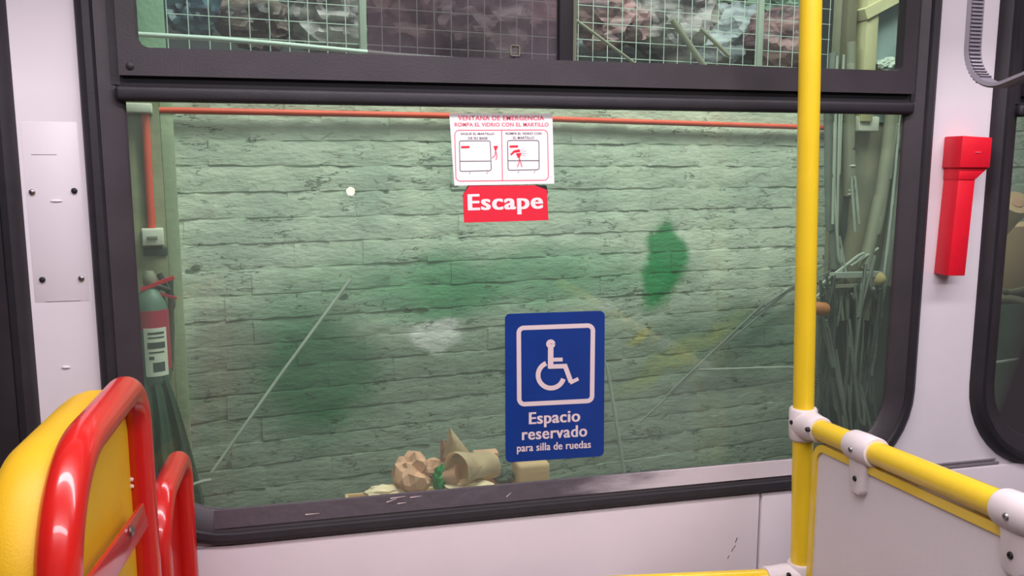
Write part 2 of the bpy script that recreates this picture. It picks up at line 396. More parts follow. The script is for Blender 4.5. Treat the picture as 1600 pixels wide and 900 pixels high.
# sill strip in the bottom rim: dark paint, worn metal plus its bright reflection painted in towards the right end
def sill_mat():
    m = mat('worn_glint_sill', (74, 66, 72), .36, bump=.12, bscale=40); nt = m.node_tree; L = nt.links.new; b = nt.nodes['Principled BSDF']
    g = nt.nodes.new('ShaderNodeNewGeometry'); sp = nt.nodes.new('ShaderNodeSeparateXYZ'); L(g.outputs['Position'], sp.inputs[0])
    mp = nt.nodes.new('ShaderNodeMapping'); mp.inputs['Scale'].default_value = (.5, 1, 2); L(g.outputs['Position'], mp.inputs[0])
    n = nt.nodes.new('ShaderNodeTexNoise'); n.inputs['Scale'].default_value = 22; n.inputs['Detail'].default_value = 6; L(mp.outputs[0], n.inputs[0])
    ad = nt.nodes.new('ShaderNodeMath'); ad.operation = 'MULTIPLY_ADD'; L(n.outputs[0], ad.inputs[0]); ad.inputs[1].default_value = .35; L(sp.outputs[0], ad.inputs[2])
    mr = nt.nodes.new('ShaderNodeMapRange'); mr.interpolation_type = 'SMOOTHSTEP'; L(ad.outputs[0], mr.inputs[0]); mr.inputs[1].default_value = .60; mr.inputs[2].default_value = .88
    mx = nt.nodes.new('ShaderNodeMix'); mx.data_type = 'RGBA'; L(mr.outputs[0], mx.inputs[0]); mx.inputs[6].default_value = (*lin((74, 66, 72)), 1); mx.inputs[7].default_value = (*lin((190, 180, 183)), 1)
    L(mx.outputs[2], b.inputs['Base Color']); return m
M['sill_worn_glint'] = sill_mat()
a = GX0+.10; b_ = GX1-.13
bm = B(); prism(bm, [(a, -.003, .7665), (a, -.0046, .7655), (a, -.0152, .7375), (a, -.0130, .7370)], Vector((b_-a, 0, 0)))
obj('sill_strip', bm, M['sill_worn_glint'], w1, smooth=False)
# scuffs on the sill: small pale scratches
bm = B()
for (x, y, a, l) in ((488, 803, -5, 22), (612, 782, -20, 16), (622, 777, -8, 24), (628, 786, -8, 14), (650, 776, -8, 18), (795, 773, -60, 8)):
    p = at(x-l/2, y+l/2*sin(radians(-a)), -.0162); q = at(x+l/2, y-l/2*sin(radians(-a)), -.0155)
    n_ = Vector((0, 0, .0011)); vv = [bm.verts.new(v) for v in (p-n_, q-n_*.3, q+n_*.3, p+n_)]; bm.faces.new(vv)
obj('scratch_mark', bm, M['print_cream'], w1, smooth=False)

# lower wall: two panels meeting at a seam, shallow rolled edge
xs = at(1182, 830).x; xe = at(1240, 830).x
bm = B(); box(bm, (-2.3, -.012, 0), (xs-.002, .0, .702), .004); o = obj('trim_1', bm, M['panel2']); tag(o, kind='structure')
bm = B(); box(bm, (xs+.002, -.012, 0), (xe, .0, .702), .004); o = obj('trim_2', bm, M['panel2']); tag(o, kind='structure')
bm = B(); box(bm, (xe+.001, -.009, 0), (3.2, 0, .712), .003); o = obj('trim_3', bm, M['panel2']); tag(o, kind='structure')
# grey double moulding beside the right pillar
bm = B(); box(bm, (1.20, -.005, .713), (1.435, 0, .719), .002); box(bm, (1.20, -.005, .722), (1.425, 0, .727), .002)
o = obj('trim_4', bm, mat('moulding_grey', (128, 120, 126), .4)); tag(o, kind='structure')
# left pillar cover plate with screws
a = at(36, 190); b_ = at(133, 470)
plp = thing('trim_5', (a.x, 0, b_.z), kind='structure')
bm = B(); box(bm, (-.436, -.0005, b_.z), (-.356, .003, a.z), .0005, 2); cvp = obj('cover_plate', bm, M['panel'], plp)
for (x, y) in ((50, 300), (116, 298), (66, 437), (127, 435)):
    bm = B(); lathe(bm, at(x, y, -.002), (0, -1, 0), [(.0045, -.001), (.0045, .001), (.003, .0025), (.0012, .0028)], 12); obj('screw', bm, M['steel'] if x in (50, 127) else M['dark'], cvp)
for (x, y, l) in ((68, 241, 40), (98, 471, 55)):
    p = at(x-l/2, y, -.0023); q = at(x+l/2, y, -.0023); bm = B(); box(bm, (p.x, -.0012, p.z-.0007), (q.x, -.0002, p.z+.0003), .0003); obj('pressed_line', bm, M['far_grey'], plp)
for (x, y, l) in ((88, 314, 22), (103, 574, 16)):
    p = at(x, y, -.001); bm = B(); bmesh.ops.create_uvsphere(bm, u_segments=12, v_segments=6, radius=1, matrix=Matrix.Translation(p) @ Matrix.Diagonal((l/2600*1.1, .0018, .002, 1))); obj('dent_bulge', bm, M['panel'], plp)
# scuff marks on lower panel
bm = B()
for (x, y, dx, dy) in ((1149, 848, 3, -8), (1143, 862, 3, -6), (1137, 873, 2, -5), (1147, 856, 2, -4)):
    p = at(x, y, -.0124); q = at(x+dx, y+dy, -.0124); n_ = Vector((.0009, 0, 0)); bm.faces.new([bm.verts.new(v) for v in (p-n_, p+n_, q+n_, q-n_)])
o = obj('scuff_mark', bm, M['dark'], None, smooth=False); tag(o, kind='structure'); o.name = 'trim_6'

# floor, ceiling, other side
bm = B(); box(bm, (-2.3, -2.7, -.05), (3.2, .05, 0)); tag(obj('floor', bm, mat('bus_floor', (70, 70, 76), .7, bump=.1), smooth=False), kind='structure')
bm = B(); box(bm, (-2.3, -2.7, 2.3), (3.2, .05, 2.34)); tag(obj('ceiling', bm, mat('bus_ceiling', (205, 196, 202), .6), smooth=False), kind='structure')
hl = [[(p.x, p.z) for p, o in rrect(x0, x0+1.3, .85, 1.9, (.1,)*4)] for x0 in (-1.9, -.35, 1.2)]
M['far_panel'] = mat('opposite_panel', (96, 88, 92), .7)
tag(plate('wall_back', [[(-2.3, 0), (3.2, 0), (3.2, 2.3), (-2.3, 2.3)]]+hl, -2.7, -2.65, M['far_panel']), kind='structure')
for i, x0 in enumerate((-1.9, -.35, 1.2)):
    t = thing('window_%d' % (4+i), (x0, -2.68, .85), kind='structure')
    bm = B(); box(bm, (x0-.01, -2.69, .84), (x0+1.31, -2.686, 1.91)); obj('glass_pane', bm, M['glass'], t, smooth=False)
for nme, x in (('wall_left', -2.34), ('wall_right', 3.2)):
    bm = B(); box(bm, (x, -2.7, 0), (x+.04, .05, 2.3)); tag(obj(nme, bm, M['far_panel'], smooth=False), kind='structure')
for i, (y, xm) in enumerate(((-.75, .2), (-1.9, .4))):
    t = thing('ceiling_light', (xm, y, 2.27), ('long interior light fixture over the window side seats', 'long interior light fixture over the aisle')[i], 'light')
    bm = B(); box(bm, (xm-1.25, y-.11, 2.262), (xm+1.25, y+.11, 2.3), .008); obj('housing', bm, M['white_plastic'], t)
    bm = B(); box(bm, (xm-1.2, y-.08, 2.252), (xm+1.2, y+.08, 2.263), .004); obj('diffuser', bm, emit('tube_glow', (255, 240, 250), 2.0), t)
# unseen lamp and bulbs, added on the far side to glint in the glass
d = ray(548, 299); t_ = (2.62-CAM.y)/d.y; q = CAM+d*t_; q2 = CAM+ray(549, 327)*((2.62-CAM.y)/ray(549, 327).y)
t = thing('glint_lamp', (q.x, -2.65, q.z), 'small unseen round lamp added to mirror as a bright spot in the pane', 'lamp')
bm = B(); lathe(bm, (q.x, -2.645, q.z), (0, 1, 0), [(.05, 0), (.05, .01), (.024, .02)], 24); obj('lamp_housing', bm, M['far_panel'], t)
bm = B(); lathe(bm, (q.x, -2.63, q.z), (0, 1, 0), [(.021, 0), (.021, .008), (.014, .014)], 20); obj('bulb', bm, emit('lamp_glow', (255, 232, 205), 30), t)
bm = B(); lathe(bm, (q2.x, -2.645, q2.z), (0, 1, 0), [(.015, 0), (.015, .008), (.006, .014)], 20); obj('small_bulb', bm, emit('lamp_glow_dim', (255, 240, 225), 2.5), t)

# ================================================================== WORKSHOP OUTSIDE
S0 = wsz(273, 300)[0]; S1 = wsz(1292, 300)[0]; ZT = 1.70; ZB = -.40
tw = thing('wall_outside', W(S0, 0, ZB), kind='structure')
def wbox(bm, s0, s1, o0, o1, z0, z1, bev=0):
    tmp = B(); box(tmp, (0, 0, 0), (1, 1, 1)); tmp.verts.ensure_lookup_table()
    m = {}
    for v in tmp.verts: m[v] = bm.verts.new(W(s0+(s1-s0)*v.co.x, o0+(o1-o0)*v.co.y, z0+(z1-z0)*v.co.z))
    fs = [bm.faces.new([m[v] for v in f.verts]) for f in tmp.faces]; tmp.free()
    if bev:
        bmesh.ops.recalc_face_normals(bm, faces=fs)
        bmesh.ops.bevel(bm, geom=list({e for f in fs for e in f.edges}), offset=bev, segments=2, profile=.5, affect='EDGES')
    return bm
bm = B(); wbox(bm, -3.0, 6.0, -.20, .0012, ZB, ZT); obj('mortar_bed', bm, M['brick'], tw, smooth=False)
random.seed(4)
BH = .0815; BL = .232
def brick_mesh(k, wd=BL, ht=BH):
    rnd = random.Random(k); bm = B(); nx, nz = 6, 3; g = []
    for j in range(nz+1):
        row = []
        for i in range(nx+1):
            e = i in (0, nx) or j in (0, nz)
            x = -wd/2+wd*i/nx; z = -ht/2+ht*j/nz
            if 0 < i < nx: x += rnd.uniform(-.006, .006)
            if e:
                x += rnd.uniform(.001, .004)*(1 if i == nx else -1 if i == 0 else 0); z += rnd.uniform(-.004, .002)*(1 if j == nz else -1 if j == 0 else 0)
            row.append(bm.verts.new((x, -(rnd.choice((.001, .004, .005)) if j in (0, nz) else rnd.uniform(.0035, .0065)), z)))
        g.append(row)
    for j in range(nz):
        for i in range(nx): bm.faces.new((g[j][i], g[j][i+1], g[j+1][i+1], g[j+1][i]))
    rim = [g[0][i] for i in range(nx+1)]+[g[j][nx] for j in range(1, nz+1)]+[g[nz][i] for i in range(nx-1, -1, -1)]+[g[j][0] for j in range(nz-1, 0, -1)]
    bk = [bm.verts.new((v.co.x, .012, v.co.z)) for v in rim]
    for i in range(len(rim)): bm.faces.new((rim[i], bk[i], bk[(i+1) % len(rim)], rim[(i+1) % len(rim)]))
    bmesh.ops.recalc_face_normals(bm, faces=bm.faces)
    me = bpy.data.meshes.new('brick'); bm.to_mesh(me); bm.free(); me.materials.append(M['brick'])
    for p in me.polygons: p.use_smooth = True
    me.set_sharp_from_angle(angle=radians(55))
    return me
BM_ = [brick_mesh(k) for k in range(14)]
rz = Matrix.Rotation(WA, 4, 'Z'); cnt = 0; rest = []
nrow = int((ZT-ZB)/(BH+.004)); inv = Matrix.Translation(-tw.location)
vis_z0 = .02
for j in range(nrow):
    z = ZT-.042-j*(BH+.0045); st = (.118 if j % 2 else 0)+random.uniform(-.02, .02)
    s = -2.9+st
    while s < 5.8:
        tilt = random.uniform(-.008, .008)
        mx = Matrix.Translation(W(s, random.uniform(-.002, .003), z+random.uniform(-.0015, .0015))) @ rz @ Matrix.Rotation(tilt, 4, 'Y')
        if S0-.16 < s < S1+.05 and z > vis_z0 and cnt < 300:
            o = bpy.data.objects.new('brick', BM_[random.randrange(14)]); sc.collection.objects.link(o)
            o.parent = tw; o.matrix_local = inv @ mx; cnt += 1
        else: rest.append(mx)
        s += BL+.003
bm = B()
for mx in rest:
    me = BM_[random.randrange(14)]; tmp = B(); tmp.from_mesh(me); tmp.transform(mx)
    t2 = bpy.data.meshes.new('t'); tmp.to_mesh(t2); tmp.free(); bm.from_mesh(t2); bpy.data.meshes.remove(t2)
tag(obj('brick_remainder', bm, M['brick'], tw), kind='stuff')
bm = B(); wbox(bm, -4, 7, -1.8, 1.6, ZB-.1, ZB); tag(obj('ground_outside', bm, M['ground'], smooth=False), kind='structure')
bm = B(); wbox(bm, -4, 7, -2.0, -1.8, ZB, 4.2); tag(obj('wall_far', bm, mat('far_shed_wall', (78, 86, 84), .9, bump=.4, bscale=10, vary=.4, vscale=2), smooth=False), kind='structure')

# left plaster pilaster beside the brick wall
pl = thing('wall_pilaster', W(wsz(238, 300)[0], 0, ZB), kind='structure')
sa = wsz(150, 300, .05)[0]; sb = wsz(256, 300, .05)[0]; sc2 = wsz(277, 300, .03)[0]
bm = B(); wbox(bm, sa, sb, -.02, .06, ZB, ZT+.02, .004); obj('pilaster', bm, M['plaster'], pl)
bm = B(); wbox(bm, sb, sc2, -.02, .035, ZB, ZT+.02, .004); obj('pilaster_edge', bm, M['plaster2'], pl)
# right plaster column
pr_ = thing('wall_column', W(wsz(1345, 300)[0], 0, ZB), kind='structure')
sa2 = wsz(1292, 300, .0)[0]; sb2 = wsz(1450, 300, .02)[0]
M['plaster3'] = mat('column_plaster', (146, 142, 116), .9, bump=.35, bscale=16, vary=.2, vscale=4, col2=(112, 114, 98))
bm = B(); wbox(bm, sa2, sb2, -.02, .03, ZB, 2.6, .004); obj('column', bm, M['plaster3'], pr_)
# orange conduits and boxes
def wpath(pts, off): return [wa(x, y, off) for x, y in pts]
def cable(name, pts, off, r, m, label, cat='cable', group=None, n=8, seg=7):
    P = [wa(p[0], p[1], off if len(p) < 3 else p[2]) for p in pts]
    bm = B(); tube(bm, spline(P, n), r, seg); return tag(obj(name, bm, m), label, cat, group)
bm = B(); tube(bm, wpath([(226, 170), (237, 360)], .072), .0125, 12)
tag(obj('conduit_pipe', bm, M['orange']), 'orange upright conduit on the left pilaster, running down to the small white box', 'pipe')
bm = B(); tube(bm, [wa(236, 172, .03), wa(700, 181, .03), wa(1297, 200, .03)], .0105, 12)
tag(obj('conduit_pipe', bm, M['orange']), 'long orange conduit running level along the top of the green brick wall', 'pipe')
def jbox(px0, py0, px1, py1, off, dep, label, slot=False):
    s0, z0 = wsz(px0, py1, off+dep); s1, z1 = wsz(px1, py0, off+dep)
    t = thing('junction_box', W((s0+s1)/2, off, z0), label, 'box')
    bm = B(); wbox(bm, s0, s1, off, off+dep*.8, z0, z1, .003); obj('box_body', bm, M['boxwhite'], t)
    bm = B(); wbox(bm, s0+.002, s1-.002, off+dep*.8, off+dep, z0+.002, z1-.002, .003); obj('box_cover', bm, M['boxwhite'], t)
    if slot:
        bm = B(); wbox(bm, s0+(s1-s0)*.25, s0+(s1-s0)*.72, off+dep, off+dep+.006, (z0+z1)/2-.006, (z0+z1)/2+.004, .001); obj('rocker_switch', bm, M['conduit'], t)
jbox(194, 161, 237, 176, .06, .05, 'white junction box on the left pilaster where the two orange conduits meet')
jbox(222, 357, 255, 385, .06, .045, 'small white switch box at the lower end of the upright orange conduit', True)
jbox(1341, 182, 1375, 205, .03, .05, 'white junction box high on the plaster column among the grey cables')
s0, z0 = wsz(224, 394, .066)
bm = B(); wbox(bm, s0, s0+.07, .06, .066, z0-.012, z0+.014, .001); tag(obj('socket_plate', bm, M['cable_dark']), 'dark little plate on the pilaster just under the white switch box', 'plate')

# fire extinguisher
eo = .13; ec = wa(243, 585, eo); er = (wa(270, 560, eo)-wa(218, 560, eo)).length/2
zt = wa(243, 470, eo).z; zb = wa(243, 590, eo).z
fe = thing('fire_extinguisher', (ec.x, ec.y, zb), 'old fire extinguisher with a red wrap hanging on the left pilaster', 'extinguisher')
H = zt-zb
bm = B(); lathe(bm, (ec.x, ec.y, zb), (0, 0, 1), [(er*.8, -.02), (er, 0), (er, H*.88), (er*.93, H*1.0), (er*.7, H*1.1), (er*.36, H*1.17), (er*.34, H*1.23)], 28); obj('cylinder_body', bm, M['ext_body'], fe)
bm = B()
z1 = zb+H*.28; z2 = zb+H*.86
def shell(bm, a0, a1, r0, r1, za, zc_, n=16):
    pr2 = []
    for k in range(n+1):
        a = a0+(a1-a0)*k/n; pr2.append((cos(a), sin(a)))
    P = [(ec.x+r1*c, ec.y+r1*s) for c, s in pr2]+[(ec.x+r0*c, ec.y+r0*s) for c, s in pr2[::-1]]
    lo = [bm.verts.new((x, y, za)) for x, y in P]; hi = [bm.verts.new((x, y, zc_)) for x, y in P]; m_ = len(P)
    for i in range(m_): bm.faces.new((lo[i], lo[(i+1) % m_], hi[(i+1) % m_], hi[i]))
    for L_ in (lo, hi):
        for i in range(n): bm.faces.new((L_[i], L_[i+1], L_[m_-2-i], L_[m_-1-i]))
vd = atan2(CAM.y-ec.y, CAM.x-ec.x)
shell(bm, vd-1.5, vd+1.7, er, er+.0015, zb+H*.66, zb+H*.90); shell(bm, vd+.75, vd+1.7, er, er+.0015, zb+.03, zb+H*.68); obj('red_wrap', bm, M['ext_red'], fe)
bm = B(); shell(bm, vd-.55, vd+.85, er+.0015, er+.0028, zb+H*.06, zb+H*.68); plb = obj('paper_label', bm, M['boxwhite'], fe)
bm = B()
for (a0, a1, k0, k1) in ((-.3, .65, .60, .63), (-.3, .65, .55, .57), (-.35, .68, .42, .50), (-.3, .6, .36, .38), (-.3, .0, .28, .32), (-.1, .6, .12, .24)):
    shell(bm, vd+a0, vd+a1, er+.0028, er+.0034, zb+H*k0, zb+H*k1, 8)
obj('label_print', bm, M['cable_dark'], plb)['kind'] = 'stuff'
bm = B(); lathe(bm, (ec.x, ec.y, zb+H*1.2), (0, 0, 1), [(.016, 0), (.02, .005), (.02, .03), (.012, .045)], 16); vlv = obj('valve', bm, M['conduit'], fe)
vp = wa(228, 462, eo)
bm = B(); lathe(bm, vp+Vector((0, .0, 0)), (0, -1, 0), [(.018, -.02), (.02, 0), (.02, .012), (.014, .016)], 18); obj('pressure_gauge', bm, M['conduit'], vlv)
def flatbar(bm, pts, wd, th, off):
    for (a, b2) in zip(pts, pts[1:]):
        p = wa(*a, off); q = wa(*b2, off); d = (q-p).normalized(); n_ = Vector((0, 0, 1)).cross(d).normalized(); u = d.cross(n_).normalized()
        vs = [p-u*wd/2, q-u*wd/2, q+u*wd/2, p+u*wd/2]; prism(bm, [v-n_*th/2 for v in vs], n_*th)
bm = B(); flatbar(bm, [(220, 452), (240, 445), (272, 433)], .011, .02, eo+.01); obj('carry_handle', bm, M['ext_handle'], fe, smooth=False)
bm = B(); flatbar(bm, [(222, 452), (245, 458), (276, 466)], .007, .018, eo+.01); obj('squeeze_lever', bm, M['ext_red'], fe, smooth=False)
bm = B(); tube(bm, spline([wa(232, 458, eo-.02), wa(262, 452, eo-.02), wa(270, 470, eo-.03), wa(268, 520, eo-.03), wa(266, 580, eo-.03)], 6), .009, 10); obj('hose', bm, M['cable_dark'], fe)

# hanging cloth under the extinguisher
bm = B(); g = []
for j in range(25):
    v = j/24; row = []
    for i in range(21):
        u = i/20
        y = 585+v*260; x0 = 222; x1 = 258+62*min(1, v*1.3)**.8
        fold = .012*sin(u*15+v*1.5)+.007*sin(u*31+v*4)
        row.append(bm.verts.new(wa(x0+(x1-x0)*u, y, .17+fold*(.3+v))))
    g.append(row)
for j in range(24):
    for i in range(20): bm.faces.new((g[j][i], g[j][i+1], g[j+1][i+1], g[j+1][i]))
bmesh.ops.solidify(bm, geom=bm.faces[:], thickness=.003)
tag(obj('hanging_cloth', bm, M['cloth']), 'grey green cloth hanging in folds below the fire extinguisher', 'cloth')

# strings and rods
bm = B(); tube(bm, [wa(548, 436, .04), wa(435, 590, .10), wa(331, 738, .16)], .0058, 8); tag(obj('taut_string', bm, M['cable_pale']), 'thin pale string slanting across the left half of the green wall', 'string')
bm = B(); tube(bm, [wa(302, 757, .2), wa(318, 752, .2), wa(330, 750, .2)], .006, 8); tag(obj('rope_end', bm, M['cable_pale']), 'short pale rope end at the foot of the slanting string', 'rope')
bm = B(); p = [wa(944, 560, .08), wa(949, 578, .08), wa(960, 640, .09), wa(976, 745, .1)]
tube(bm, p, [.003, .006, .008, .007], 8); tag(obj('thin_rod', bm, M['cable_pale']), 'thin pale rod leaning on the wall just right of the blue wheelchair sign', 'rod')
cable('loose_cable', [(1300, 425), (1240, 452), (1190, 480), (1130, 540), (1060, 600), (1000, 660)], .05, .004, M['cable'], 'thin cable curving down the green wall left of the yellow pole')
cable('loose_cable', [(1150, 577), (1200, 574), (1300, 572)], .03, .004, M['cable_pale'], 'thin level cable on the lower wall running behind the yellow pole')

# cable column at the right
def cb(x0, x1, y0, y1): pass
GR = 'tangled cables below the bracket'
# fat grey conduits down the column
def pipe(pts, r, m, label, off=.07):
    bm = B(); tube(bm, spline([wa(x, y, off) for x, y in pts], 8), r, 12); return tag(obj('grey_conduit', bm, m), label, 'pipe')
pipe([(1328, 120), (1328, 200), (1326, 300), (1330, 305)], .021, M['conduit'], 'straight grey conduit with cable ties left of the column box')
pipe([(1392, 120), (1385, 260), (1372, 340), (1350, 420)], .028, M['conduit'], 'thick grey conduit bending down toward the bracket end', .08)
pipe([(1410, 200), (1398, 340), (1382, 430), (1372, 470)], .024, M['cable'], 'grey conduit nearest the right side of the window opening', .08)
pipe([(1300, 120), (1298, 240), (1296, 330), (1304, 420)], .018, M['cable'], 'grey green conduit down the corner between brick wall and column', .06)
for k, (pts, lab) in enumerate((
    ([(1316, 120), (1312, 250), (1308, 340), (1310, 400), (1322, 432)], 'pale cable looping down beside the corner conduit'),
    ([(1331, 290), (1334, 330), (1336, 362)], 'short pale cable end hanging from the tied conduit, left one'),
    ([(1336, 290), (1340, 320), (1342, 350)], 'short pale cable end hanging from the tied conduit, right one'),
    ([(1306, 120), (1304, 260), (1301, 350)], 'pale straight cable hugging the corner conduit'),
    ([(1290, 452), (1310, 428), (1340, 400), (1372, 388)], 'pale cable sweeping up right over the bracket'),
    ([(1402, 200), (1396, 300), (1388, 380), (1380, 440)], 'thin pale cable between the two bending conduits'),
    ([(1284, 462), (1305, 440), (1322, 425)], 'twisted pale cable entering the bracket from the left'))):
    cable('grey_cable', pts, .10, .006, M['cable_pale'], lab)
for (y, lab) in ((259, 'upper'), (297, 'middle'), (303, 'lowest')):
    a = wa(1318, y, .09); b2 = wa(1337, y, .09); bm = B(); c = wa(1327.5, y, .07)
    lathe(bm, c-Vector((0, 0, .003)), (0, 0, 1), [(.0225, 0), (.025, .001), (.025, .006), (.0225, .007)], 16); tag(obj('cable_tie', bm, M['boxwhite']), lab+' white cable tie around the straight grey conduit', 'cable tie')
# dark plastic tatters
for (pts, lab) in (([(1318, 300), (1312, 350), (1316, 385), (1322, 360), (1326, 305)], 'ragged dark strip behind the cable ends'),):
    bm = B(); prism(bm, [wa(x, y, .05) for x, y in pts], WN*.006); tag(obj('torn_strip', bm, M['cable_dark'], smooth=False), lab, 'strip')
# bracket
t = thing('cable_bracket', wa(1340, 436, .1), 'metal bracket with a yellowed round end holding the cables', 'bracket')
def bar(pts, r, m, nme, off): bm = B(); flatbar(bm, pts, r, .03, off); obj(nme, bm, m, t, smooth=False)
bar([(1300, 430), (1375, 428)], .022, M['cable_pale'], 'top_bar', .12)
bar([(1302, 447), (1368, 444)], .014, M['conduit'], 'lower_bar', .12)
bar([(1306, 430), (1314, 500)], .014, M['conduit'], 'side_bar', .10)
bar([(1362, 430), (1352, 500)], .014, M['conduit'], 'side_bar', .10)
bm = B(); c = wa(1373, 436, .13); bmesh.ops.create_icosphere(bm, subdivisions=2, radius=.03, matrix=Matrix.Translation(c))
for v in bm.verts: v.co = c+(v.co-c)*(1+.25*noise.noise(v.co*30))
obj('end_cap', bm, mat('yellowed_foam', (176, 158, 104), .9), t)
# orange bottle end
c0 = wa(1262, 480, .20); c1 = wa(1292, 484, .22)
bm = B(); lathe(bm, c0, c1-c0, [(.018, 0), (.026, .01), (.028, .05), (.03, .075), (.024, .088), (.01, .092)], 18)
tag(obj('orange_lamp_cover', bm, mat('rusty_orange', (186, 112, 62), .6, vary=.3, vscale=30)), 'rounded orange knob poking out behind the yellow pole, below the bracket', 'knob')
random.seed(11)
for k in range(22):
    x = random.uniform(1286, 1372); pts = [(x, 440+random.uniform(0, 20))]; y = pts[0][1]; dx = random.uniform(-5, 5); ph = random.uniform(0, 6); am = random.uniform(4, 16)
    for i in range(1, 7): pts.append((x+dx*i/3+am*sin(ph+i*.9), y+i*44))
    off = .05+.0055*k
    pts = [(min(p[0], 1385-(p[1]-440)*.06), p[1]) for p in pts]
    P = [wa(a, b2, off) for a, b2 in pts]; bm = B(); tube(bm, spline(P, 5), random.uniform(.003, .0075), 6)
    mm = M[random.choice(['cable', 'cable_dark', 'cable_dark', 'cable_dark', 'cable'])]
    tag(obj('hanging_cable', bm, mm), 'thin cable hanging in the tangle under the metal bracket', 'cable', GR)
cable('grey_cable', [(1290, 500), (1298, 560), (1315, 620), (1322, 660), (1322, 720)], .17, .008, M['cable'], 'thicker grey cable snaking down in front of the tangle')
cable('grey_cable', [(1366, 450), (1345, 480), (1336, 560), (1342, 650), (1365, 690)], .17, .008, M['cable'], 'grey cable bowing left from the yellowed bracket end to the bottom')
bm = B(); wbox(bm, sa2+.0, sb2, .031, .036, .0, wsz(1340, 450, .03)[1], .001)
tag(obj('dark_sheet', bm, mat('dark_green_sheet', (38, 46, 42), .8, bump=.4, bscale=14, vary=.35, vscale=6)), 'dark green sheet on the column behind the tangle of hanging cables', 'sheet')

# paper heap in a bin
Y0 = .78
def crumple(name, px, py, rx, ry, Y, m, seed, label, cat, amp=.35, freq=3.2, dz=1, rot=0):
    c = at(px, py, Y); k = (at(px+1, py, Y)-c).length; bm = B()
    paper = 'paper' in name; bmesh.ops.create_icosphere(bm, subdivisions=3 if paper else 4, radius=1)
    sd = Vector((seed*7.3, seed*3.1, seed*1.7)); R_ = Matrix.Rotation(rot, 3, 'Y')
    for v in bm.verts:
        d = v.co.copy(); n_ = 1-abs(noise.noise(d*freq*.55+sd))*2; n2 = 1-abs(noise.noise(d*freq*1.3+sd*2))*2; n3 = noise.noise(d*1.2+sd)
        rr = .84+amp*(n_*.5+n2*.14-.25)+.3*n3
        p = Vector((d.x*rx*k*rr, d.y*(rx+ry)/2*k*rr, d.z*ry*k*rr)); v.co = c+R_ @ p
    return tag(obj(name, bm, m, ang=16 if paper else 28), label, cat)
def flap(name, pts, Y, bend, m, label, cat, nu=8, nv=8):
    """four px corners (a,b,c,d) bent sheet, bend towards the viewer"""
    a, b2, c, d = pts; bm = B(); g = []
    for j in range(nv+1):
        v = j/nv; row = []
        for i in range(nu+1):
            u = i/nu
            x = (a[0]*(1-u)+b2[0]*u)*(1-v)+(d[0]*(1-u)+c[0]*u)*v; y = (a[1]*(1-u)+b2[1]*u)*(1-v)+(d[1]*(1-u)+c[1]*u)*v
            row.append(bm.verts.new(at(x, y, Y-bend*sin(pi*u)-.3*bend*sin(pi*v)+.006*noise.noise(Vector((x*.06, y*.06, Y*9))))))
        g.append(row)
    for j in range(nv):
        for i in range(nu): bm.faces.new((g[j][i], g[j][i+1], g[j+1][i+1], g[j+1][i]))
    bmesh.ops.solidify(bm, geom=bm.faces[:], thickness=.0015)
    return tag(obj(name, bm, m, ang=50), label, cat)
bn = at(710, 790, Y0)
tb = thing('waste_crate', (bn.x, Y0, ZB), 'crate below the window ledge holding the heap of brown paper', 'crate')
hx = .30; bz = bn.z
for i, (a, b2) in enumerate((((-hx, -.16), (hx, -.15)), ((-hx, .15), (hx, .16)), ((-hx, -.15), (-hx+.01, .15)), ((hx-.01, -.15), (hx, .15)))):
    bm = B(); box(bm, (bn.x+a[0], Y0+a[1], ZB), (bn.x+b2[0], Y0+b2[1], bz), .002); obj('side_panel', bm, M['card'], tb)
bm = B(); box(bm, (bn.x-hx+.01, Y0-.15, bz-.05), (bn.x+hx-.01, Y0+.15, bz-.04)); obj('liner_sheet', bm, M['card'], tb, smooth=False)
crumple('crumpled_paper', 645, 742, 34, 36, Y0-.03, M['kraft'], 1, 'big crumpled ball of brown kraft paper, tallest left one in the heap', 'paper', .6, 2.7, rot=.3)
crumple('crumpled_paper', 600, 770, 38, 13, Y0-.05, M['kraft_pale'], 2, 'flat pale crumpled paper at the left end of the heap', 'paper', .5)
crumple('crumpled_paper', 676, 738, 20, 24, Y0+.0, M['kraft'], 5, 'smaller crumpled brown paper tucked behind the green plastic', 'paper', .5, 2.2)
crumple('crumpled_paper', 735, 762, 42, 13, Y0-.08, M['kraft_pale'], 4, 'pale crumpled paper lying below the rolled paper', 'paper', .6, 3.8)
crumple('green_plastic_wrap', 689, 748, 13, 22, Y0-.05, M['green_plastic'], 6, 'shiny bright green plastic wrap between the crumpled papers', 'wrapper', .6, 4)
flap('paper_flap', [(702, 668), (704, 669), (738, 712), (692, 716)], Y0-.02, .03, M['kraft_pale'], 'pointed paper flap standing up highest in the heap', 'paper')
flap('paper_flap', [(688, 686), (696, 690), (706, 722), (688, 722)], Y0+.0, .02, M['kraft'], 'small brown flap left of the tall pointed flap', 'paper')
# rolled pale paper with an open curled end
t = thing('rolled_paper', at(740, 745, Y0-.05), 'loosely rolled pale kraft paper with an open curled mouth', 'paper roll')
c0 = at(712, 736, Y0-.10); c1 = at(764, 726, Y0-.0); bm = B()
ax = (c1-c0).normalized(); ux = Vector((0, 0, 1)); uy = ax.cross(ux).normalized(); rows = []
for j in range(9):
    q_ = j/8; row = []
    for i in range(30):
        a = -.4+i/29*(2*pi*1.12); r = (.043-.004*i/29)*(1+.18*noise.noise(Vector((a, q_*3, 2)))+.25*(1-q_)**3*max(0, sin(a)))
        p = c0.lerp(c1, q_)+(ux*sin(a)+uy*cos(a))*r; row.append(bm.verts.new(p))
    rows.append(row)
for a, b2 in zip(rows, rows[1:]):
    for i in range(29): bm.faces.new((a[i], a[i+1], b2[i+1], b2[i]))
bmesh.ops.solidify(bm, geom=bm.faces[:], thickness=.0016)
